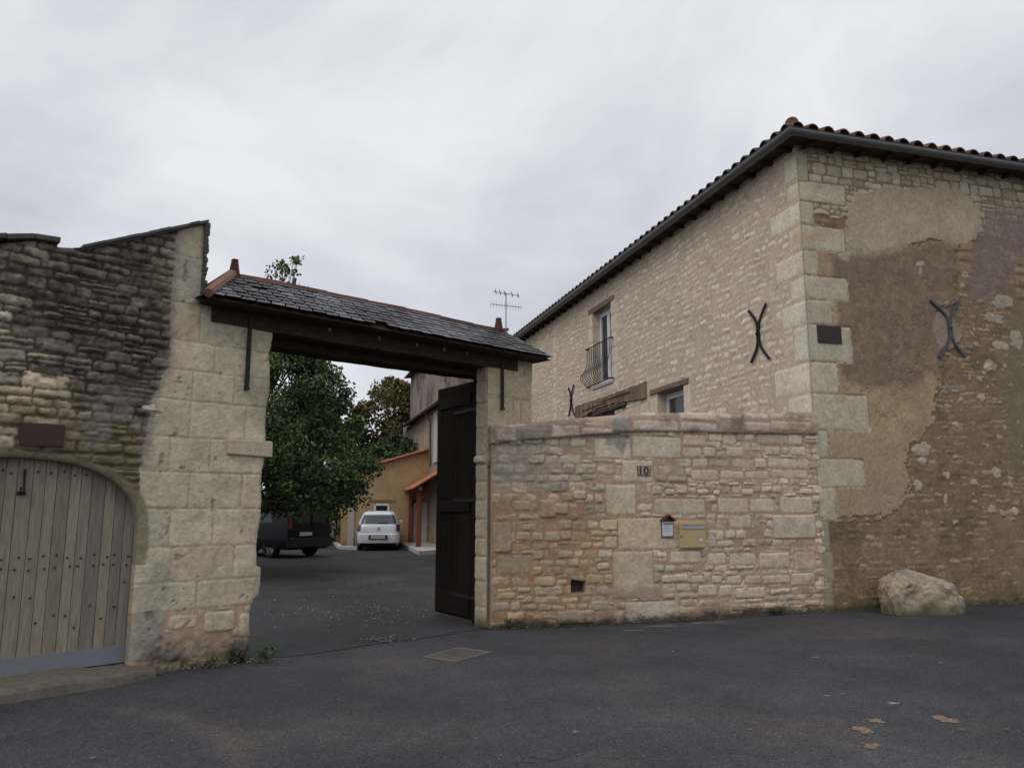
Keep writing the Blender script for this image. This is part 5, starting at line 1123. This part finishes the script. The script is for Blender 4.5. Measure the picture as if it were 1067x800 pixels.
patch(list(range(22, 30)), 1.15, 1.70, .008, (.012, .014, .018), 'side_window', M['glass'], tv); patch(list(range(38, 55)), 1.15, 1.75, .008, (.012, .014, .018), 'windscreen', M['glass'], tv)
for rg_ in (range(1, 7), range(14, 20)): patch(list(rg_), .95, 1.40, .010, (.09, .008, .01), 'tail_light', M['carpaint'], tv); patch(list(rg_), 1.41, 1.50, .010, (.40, .38, .36), 'indicator', M['carpaint'], tv, 2)
patch(list(range(0, 21)), .36, .60, .03, (.03, .031, .034), 'bumper', M['rubber'], tv, 3)
b = MB(); wbx(-.52, .0, -.03, .0, .72, .84, (.42, .42, .42)); b.build('number_plate', M['flat'], tv)
b = MB(); wbx(-.012, .012, -.02, .06, .62, 1.8, (.004, .004, .005)); b.build('door_seam', M['rubber'], tv)
for s_ in (-1, 1): wheel(tv, world, s_ * .93, .95, .33, .21, (.09, .09, .095)); wheel(tv, world, s_ * .93, 3.9, .33, .21, (.09, .09, .095))

# ================================================================== TREES AND PLANTS
def leaves(name, centers, radii, per, size, cols, par, seed, squash=.8, mat='leaf', label=None):
    g = np.random.default_rng(seed); C_ = np.repeat(np.array(centers), per, 0); Rr = np.repeat(np.array(radii), per)
    n = len(C_); d = g.normal(size=(n, 3)); d /= np.linalg.norm(d, axis=1)[:, None]; rr = g.random(n) ** .45
    P = C_ + d * (Rr * rr)[:, None] * np.array([1, 1, squash])
    a = g.normal(size=(n, 3)); a[:, 2] -= .5; a /= np.linalg.norm(a, axis=1)[:, None]
    b = np.cross(a, g.normal(size=(n, 3))); b /= np.linalg.norm(b, axis=1)[:, None]
    s_ = size * g.uniform(.6, 1.3, n)[:, None]; c = np.cross(a, b)
    V = np.stack([P, P + a * s_ * .5 + b * s_ * .30 + c * s_ * .06, P + a * s_, P + a * s_ * .5 - b * s_ * .30 + c * s_ * .06], 1).reshape(-1, 3)
    Fq = np.arange(n * 4).reshape(n, 4); cc = np.array(cols)[g.integers(len(cols), size=n)] * g.uniform(.7, 1.3, n)[:, None]
    cl_ = g.uniform(.65, 1.4, len(centers)); cc = cc * np.repeat(cl_, per)[:, None]
    return link(name, V, Fq, cc, 'CORNER', M[mat], par)
def tree(name, base, height, profile, ncl, per, lsize, cols, label, cat='tree', seed=1, clr=.55, trunk_r=.2, group=None, bare=.25, lean=0.0):
    """profile(t): crown radius at height fraction t; clumps of leaves sit at the ends of limbs"""
    g = random.Random(seed); root = thing(name, base, label, cat, group); b = MB(); base = Vector(base)
    top = base + Vector((lean + .1, .1, height * .93)); trunk = [base.lerp(top, t) + Vector((math.sin(t * 5 + seed) * .12, math.cos(t * 4) * .1, 0)) for t in np.linspace(0, 1, 9)]
    b.tube(trunk, [trunk_r * (1 - .88 * t) + .02 for t in np.linspace(0, 1, 9)], (.09, .075, .055), 8)
    cen, rad, cen2, rad2 = [], [], [], []; k = 0
    while len(cen) < ncl and k < ncl * 20:
        k += 1
        t = bare + (1 - bare) * g.random() ** 1.15; r = profile(t); a = g.uniform(0, 2 * math.pi); q = r * g.random() ** .38
        p = base + Vector((math.cos(a) * q + lean * t, math.sin(a) * q, t * height))
        if mnoise.noise(p * .55 + Vector((seed, 0, 0))) < -.28: continue
        if lean and t > .69:
            if len(cen2) < 60 and g.random() < .5: cen2.append(tuple(p)); rad2.append(g.uniform(.12, .26)); s_ = trunk[int(t * .8 * 8)]; b.tube([s_, s_.lerp(p, .5) + Vector((0, 0, -.1)), p], [.03, .018, .006], (.08, .065, .05), 5)
            continue
        cen.append(tuple(p)); rad.append(clr * g.uniform(.55, 1.3) * (.35 + .65 * min(1, r / 1.4)))
        if len(cen) % 3 == 0:
            f = min(.92, max(.12, (t * .75))); s_ = trunk[int(f * 8)]; mid = s_.lerp(p, .5) + Vector((0, 0, .15 * q))
            b.tube([s_, mid, p], [.03 + .05 * q / 2, .03, .008], (.08, .065, .05), 5)
    b.build('trunk', M['bark'], root); leaves('crown', cen, rad, per, lsize, cols, root, seed)
    if cen2: leaves('top_sprigs', cen2, rad2, 30, lsize * 1.05, [(.07, .12, .03), (.05, .09, .025)], root, seed + 1)
    return root
DG = [(.032, .060, .014), (.040, .075, .018), (.026, .048, .014), (.065, .10, .028)]
prof = lambda t: float(np.interp(t, [0, .15, .3, .45, .58, .66, .78, .9, .97, 1], [2.6, 3.3, 3.75, 3.2, 2.25, 1.45, .85, .70, .5, .2]))
tree('garden_tree', (-7.9, 20.4, 0), 8.45, prof, 470, 150, .105, DG, 'large dark green leafy tree directly behind the left gate pier', seed=5, clr=.42, trunk_r=.2, bare=.185, lean=1.9)
prof2 = lambda t: float(np.interp(t, [0, .2, .5, .8, .95, 1], [1.5, 2.6, 3.1, 2.5, 1.4, .4]))
AUT = [(.13, .085, .025), (.10, .085, .028), (.075, .075, .025), (.16, .10, .03), (.06, .07, .02)]
tree('autumn_tree', (-7.1, 45, 0), 8.9, prof2, 200, 120, .26, AUT, 'rounded tree turning autumn brown beyond the courtyard', seed=9, clr=.75, trunk_r=.25, bare=.2)
tree('garden_tree', (-11.0, 43, 0), 8.2, prof2, 170, 110, .26, DG + [(.05, .07, .02)], 'green rounded tree between the dark tree and the autumn-brown one', seed=12, clr=.8, trunk_r=.22, bare=.2)
tree('garden_tree', (-5.6, 39.5, 0), 5.2, prof2, 110, 110, .2, [(.04, .07, .025), (.05, .08, .035)], 'low green tree just above the roof of the ochre lean-to', seed=15, clr=.6, trunk_r=.15, bare=.3)
# hedge closing the courtyard behind the van
def hedge(x0, y0, x1, y1, h, seed, label):
    g = random.Random(seed); cen = []; rad = []; L = math.hypot(x1 - x0, y1 - y0); root = thing('hedge', ((x0 + x1) / 2, (y0 + y1) / 2, 0), label, 'hedge')
    for i in range(int(L * h * 5)): 
        t = g.random(); cen.append((x0 + (x1 - x0) * t + g.uniform(-.3, .3), y0 + (y1 - y0) * t + g.uniform(-.3, .3), g.uniform(.1, h) * (.85 + .3 * mnoise.noise(Vector((t * 9, seed, 0)))))); rad.append(g.uniform(.35, .6))
    b = MB()
    for i in range(int(L * 1.2)):
        t = (i + .5) / int(L * 1.2); x, y = x0 + (x1 - x0) * t, y0 + (y1 - y0) * t; b.tube([(x, y, 0), (x + g.uniform(-.1, .1), y, h * .5), (x + g.uniform(-.2, .2), y, h * .85)], [.05, .035, .01], (.07, .06, .045), 5)
    b.build('stems', M['bark'], root); leaves('foliage', cen, rad, 60, .17, DG, root, seed)
hedge(-17, 30, -7.6, 35.5, 2.8, 21, 'tall dark hedge closing the courtyard behind the black van')
hedge(-7.4, 37.0, -9.5, 44, 2.4, 24, 'overgrown dark hedge running back beside the ochre lean-to')
# gatepost, kerb and pots left of the white car
gp = G(365.5, 570.5); b = MB(); b.box(gp[0] - .13, gp[0] + .13, gp[1] - .1, gp[1] + .16, -.03, 1.85, (.34, .31, .28)); b.box(gp[0] - .16, gp[0] + .16, gp[1] - .13, gp[1] + .19, 1.85, 1.93, (.30, .27, .24))
setp(b.build('stone_post', M['stone'], bevel=.02), 'tall grey stone post between the pots and the white car', 'post')
k0, k1, k2 = G(346, 566), G(352, 572), G(372, 573); b = MB(); b.box8([(k0[0], k0[1], -.02), (k1[0], k1[1], -.02), (k1[0] + .1, k1[1] + .25, -.02), (k0[0] + .2, k0[1] + .1, -.02), (k0[0], k0[1], .13), (k1[0], k1[1], .13), (k1[0] + .1, k1[1] + .25, .13), (k0[0] + .2, k0[1] + .1, .13)], (.38, .37, .35))
b.box8([(k1[0], k1[1], -.02), (k2[0], k2[1], -.02), (k2[0], k2[1] + .25, -.02), (k1[0] + .1, k1[1] + .25, -.02), (k1[0], k1[1], .13), (k2[0], k2[1], .13), (k2[0], k2[1] + .25, .13), (k1[0] + .1, k1[1] + .25, .13)], (.38, .37, .35))
setp(b.build('kerb', M['stone'], bevel=.01), kind='structure')
def pot(x, y, s_, lab, seed, cols, pc=(.26, .11, .06)):
    p = G(x, y); r = thing('flower_pot', (p[0], p[1], 0), lab, 'flower pot', 'potted plants in the courtyard'); b = MB()
    prf = [(.11, 0), (.16, .24), (.18, .25), (.18, .30), (.15, .30), (.14, .26)]; n = 14
    vs_ = [(p[0] + q * s_ * math.cos(2 * math.pi * i / n), p[1] + q * s_ * math.sin(2 * math.pi * i / n), z * s_) for i in range(n) for q, z in prf]; m_ = len(prf)
    b.add(vs_, [(i * m_ + j, ((i + 1) % n) * m_ + j, ((i + 1) % n) * m_ + j + 1, i * m_ + j + 1) for i in range(n) for j in range(m_ - 1)], pc); b.build('pot', M['tile'], r)
    leaves('plant', [(p[0], p[1], (.42 + .14 * k) * s_) for k in range(3)], [.2 * s_] * 3, 60, .09 * s_, cols, r, seed)
pot(354, 568, 1.1, 'terracotta pot with green plant left of the grey stone post', 41, DG); pot(360, 569, .9, 'small terracotta pot touching the grey stone post', 42, [(.06, .09, .03), (.25, .10, .05)])
pot(419, 566.5, 1.7, 'tall dark red shrub in a pot between the white car and the porch', 43, [(.09, .022, .018), (.07, .03, .02), (.05, .05, .02)], (.10, .06, .045))
# weeds at the foot of walls
def addweed(fr, u, off, s_, lab, seed, n=60):
    p = fr.pt(u, off, .015); g = random.Random(seed)
    o = leaves('weed', [(p[0] + g.uniform(-.14, .14) * s_, p[1] + g.uniform(-.06, .06) * s_, .03 + .02 * k) for k in range(5)], [.07 * s_] * 5, n, .028 * s_, [(.04, .065, .02), (.05, .08, .025), (.05, .055, .03)], None, seed, .6)
    setp(o, lab, 'weed', 'weeds along the foot of the walls')
addweed(FL, -.10, .10, 1.5, 'leafy green weeds at the foot of the left gate pier', 51, 90)
addweed(FL, -.55, .06, .9, 'sparse low weeds under the middle of the left gate pier', 52, 30)
addweed(FB, FB.uz(800, 642)[0], .12, 1.1, 'bright green weed tuft at the right part of the boundary wall foot', 53, 60)
addweed(FB, FB.uz(662, 648)[0], .20, .9, 'small weed tuft under the letter boxes at the wall foot', 54, 30)
addweed(FB, FB.uz(836, 640)[0], .08, .7, 'dry little weed tuft beside the house corner', 55, 25)
addweed(FB, .25, .10, 1.0, 'dark weeds in the corner between gate pier and boundary wall', 56, 40)
# litter on the ground: leaves and petals
def scatter(name, pts, smin, smax, cols, seed, kind=None):
    g = random.Random(seed); b = MB()
    for (x, y) in pts:
        s_ = g.uniform(smin, smax); a = g.uniform(0, 6.28); z = .02 + float(relief(np.array(x), np.array(y))); c = g.choice(cols); k = g.uniform(.4, .8); up = g.uniform(0, .4) * s_
        ca, sa = math.cos(a) * s_, math.sin(a) * s_
        b.add([(x - ca, y - sa, z), (x - sa * k, y + ca * k, z + up), (x + ca, y + sa, z + up * .5), (x + sa * k, y - ca * k, z)], [(0, 1, 2, 3)], c)
    return b.build(name, M['leaf'])
g = random.Random(5); pts = []
for k in range(420):
    cx, cy = g.choice([(-3.3, 15.5), (-2.6, 13.2), (-2.2, 11.8), (-1.9, 12.2), (-3.2, 12.4), (-2.6, 17)]); x, y = cx + g.gauss(0, .7), cy + g.gauss(0, .9)
    if y > float(edge(x)) + .2: pts.append((x, y))
setp(scatter('fallen_petals', pts, .008, .024, [(.36, .34, .31), (.30, .27, .22), (.18, .15, .09)], 6), kind='stuff', label='pale petals and dry leaves scattered over the courtyard asphalt')
pts = [(G(395, 668)[0] + g.gauss(0, .16), G(395, 668)[1] + g.gauss(0, .12)) for k in range(60)] + [(g.uniform(-3, 6), g.uniform(5, 9.5)) for k in range(26)]
setp(scatter('leaf_litter', pts, .012, .035, [(.14, .10, .07), (.20, .14, .09), (.09, .07, .05)], 8), kind='stuff', label='brown crumbs of dead leaves on the asphalt near the gate')
pts = []
for k in range(700):
    t = g.random() * LB; o_ = abs(g.gauss(0, .09)) + .03 + float(bow(np.array(t))); q = FB.pt(t, o_, 0); pts.append((q[0], q[1]))
for k in range(260): q = FL.pt(g.uniform(-1.1, .05), abs(g.gauss(0, .08)) + .03, 0); pts.append((q[0], q[1]))
for k in range(420): q = FF.pt(g.uniform(.1, 6), abs(g.gauss(0, .10)) + .03, 0); pts.append((q[0], q[1]))
setp(scatter('grit', pts, .006, .018, [(.20, .16, .12), (.12, .10, .075), (.30, .26, .20), (.06, .055, .04)], 18), kind='stuff', label='fallen mortar grit and crumbs along the foot of the walls')
p = G(597, 765); b = MB(); zf_ = float(relief(np.array(p[0]), np.array(p[1]))) + .012
for a, L in ((0, .06), (1.0, .05), (-1.0, .045), (2.2, .035), (-2.1, .035)):
    b.add([(p[0], p[1], zf_), (p[0] + math.cos(a + .3) * L * .5, p[1] + math.sin(a + .3) * L * .5, zf_ + .015), (p[0] + math.cos(a) * L, p[1] + math.sin(a) * L, zf_ + .006), (p[0] + math.cos(a - .3) * L * .5, p[1] + math.sin(a - .3) * L * .5, zf_ + .012)], [(0, 1, 2, 3)], (.22, .14, .07))
setp(b.build('fallen_leaf', M['leaf']), 'single curled brown leaf lying on the road', 'leaf')
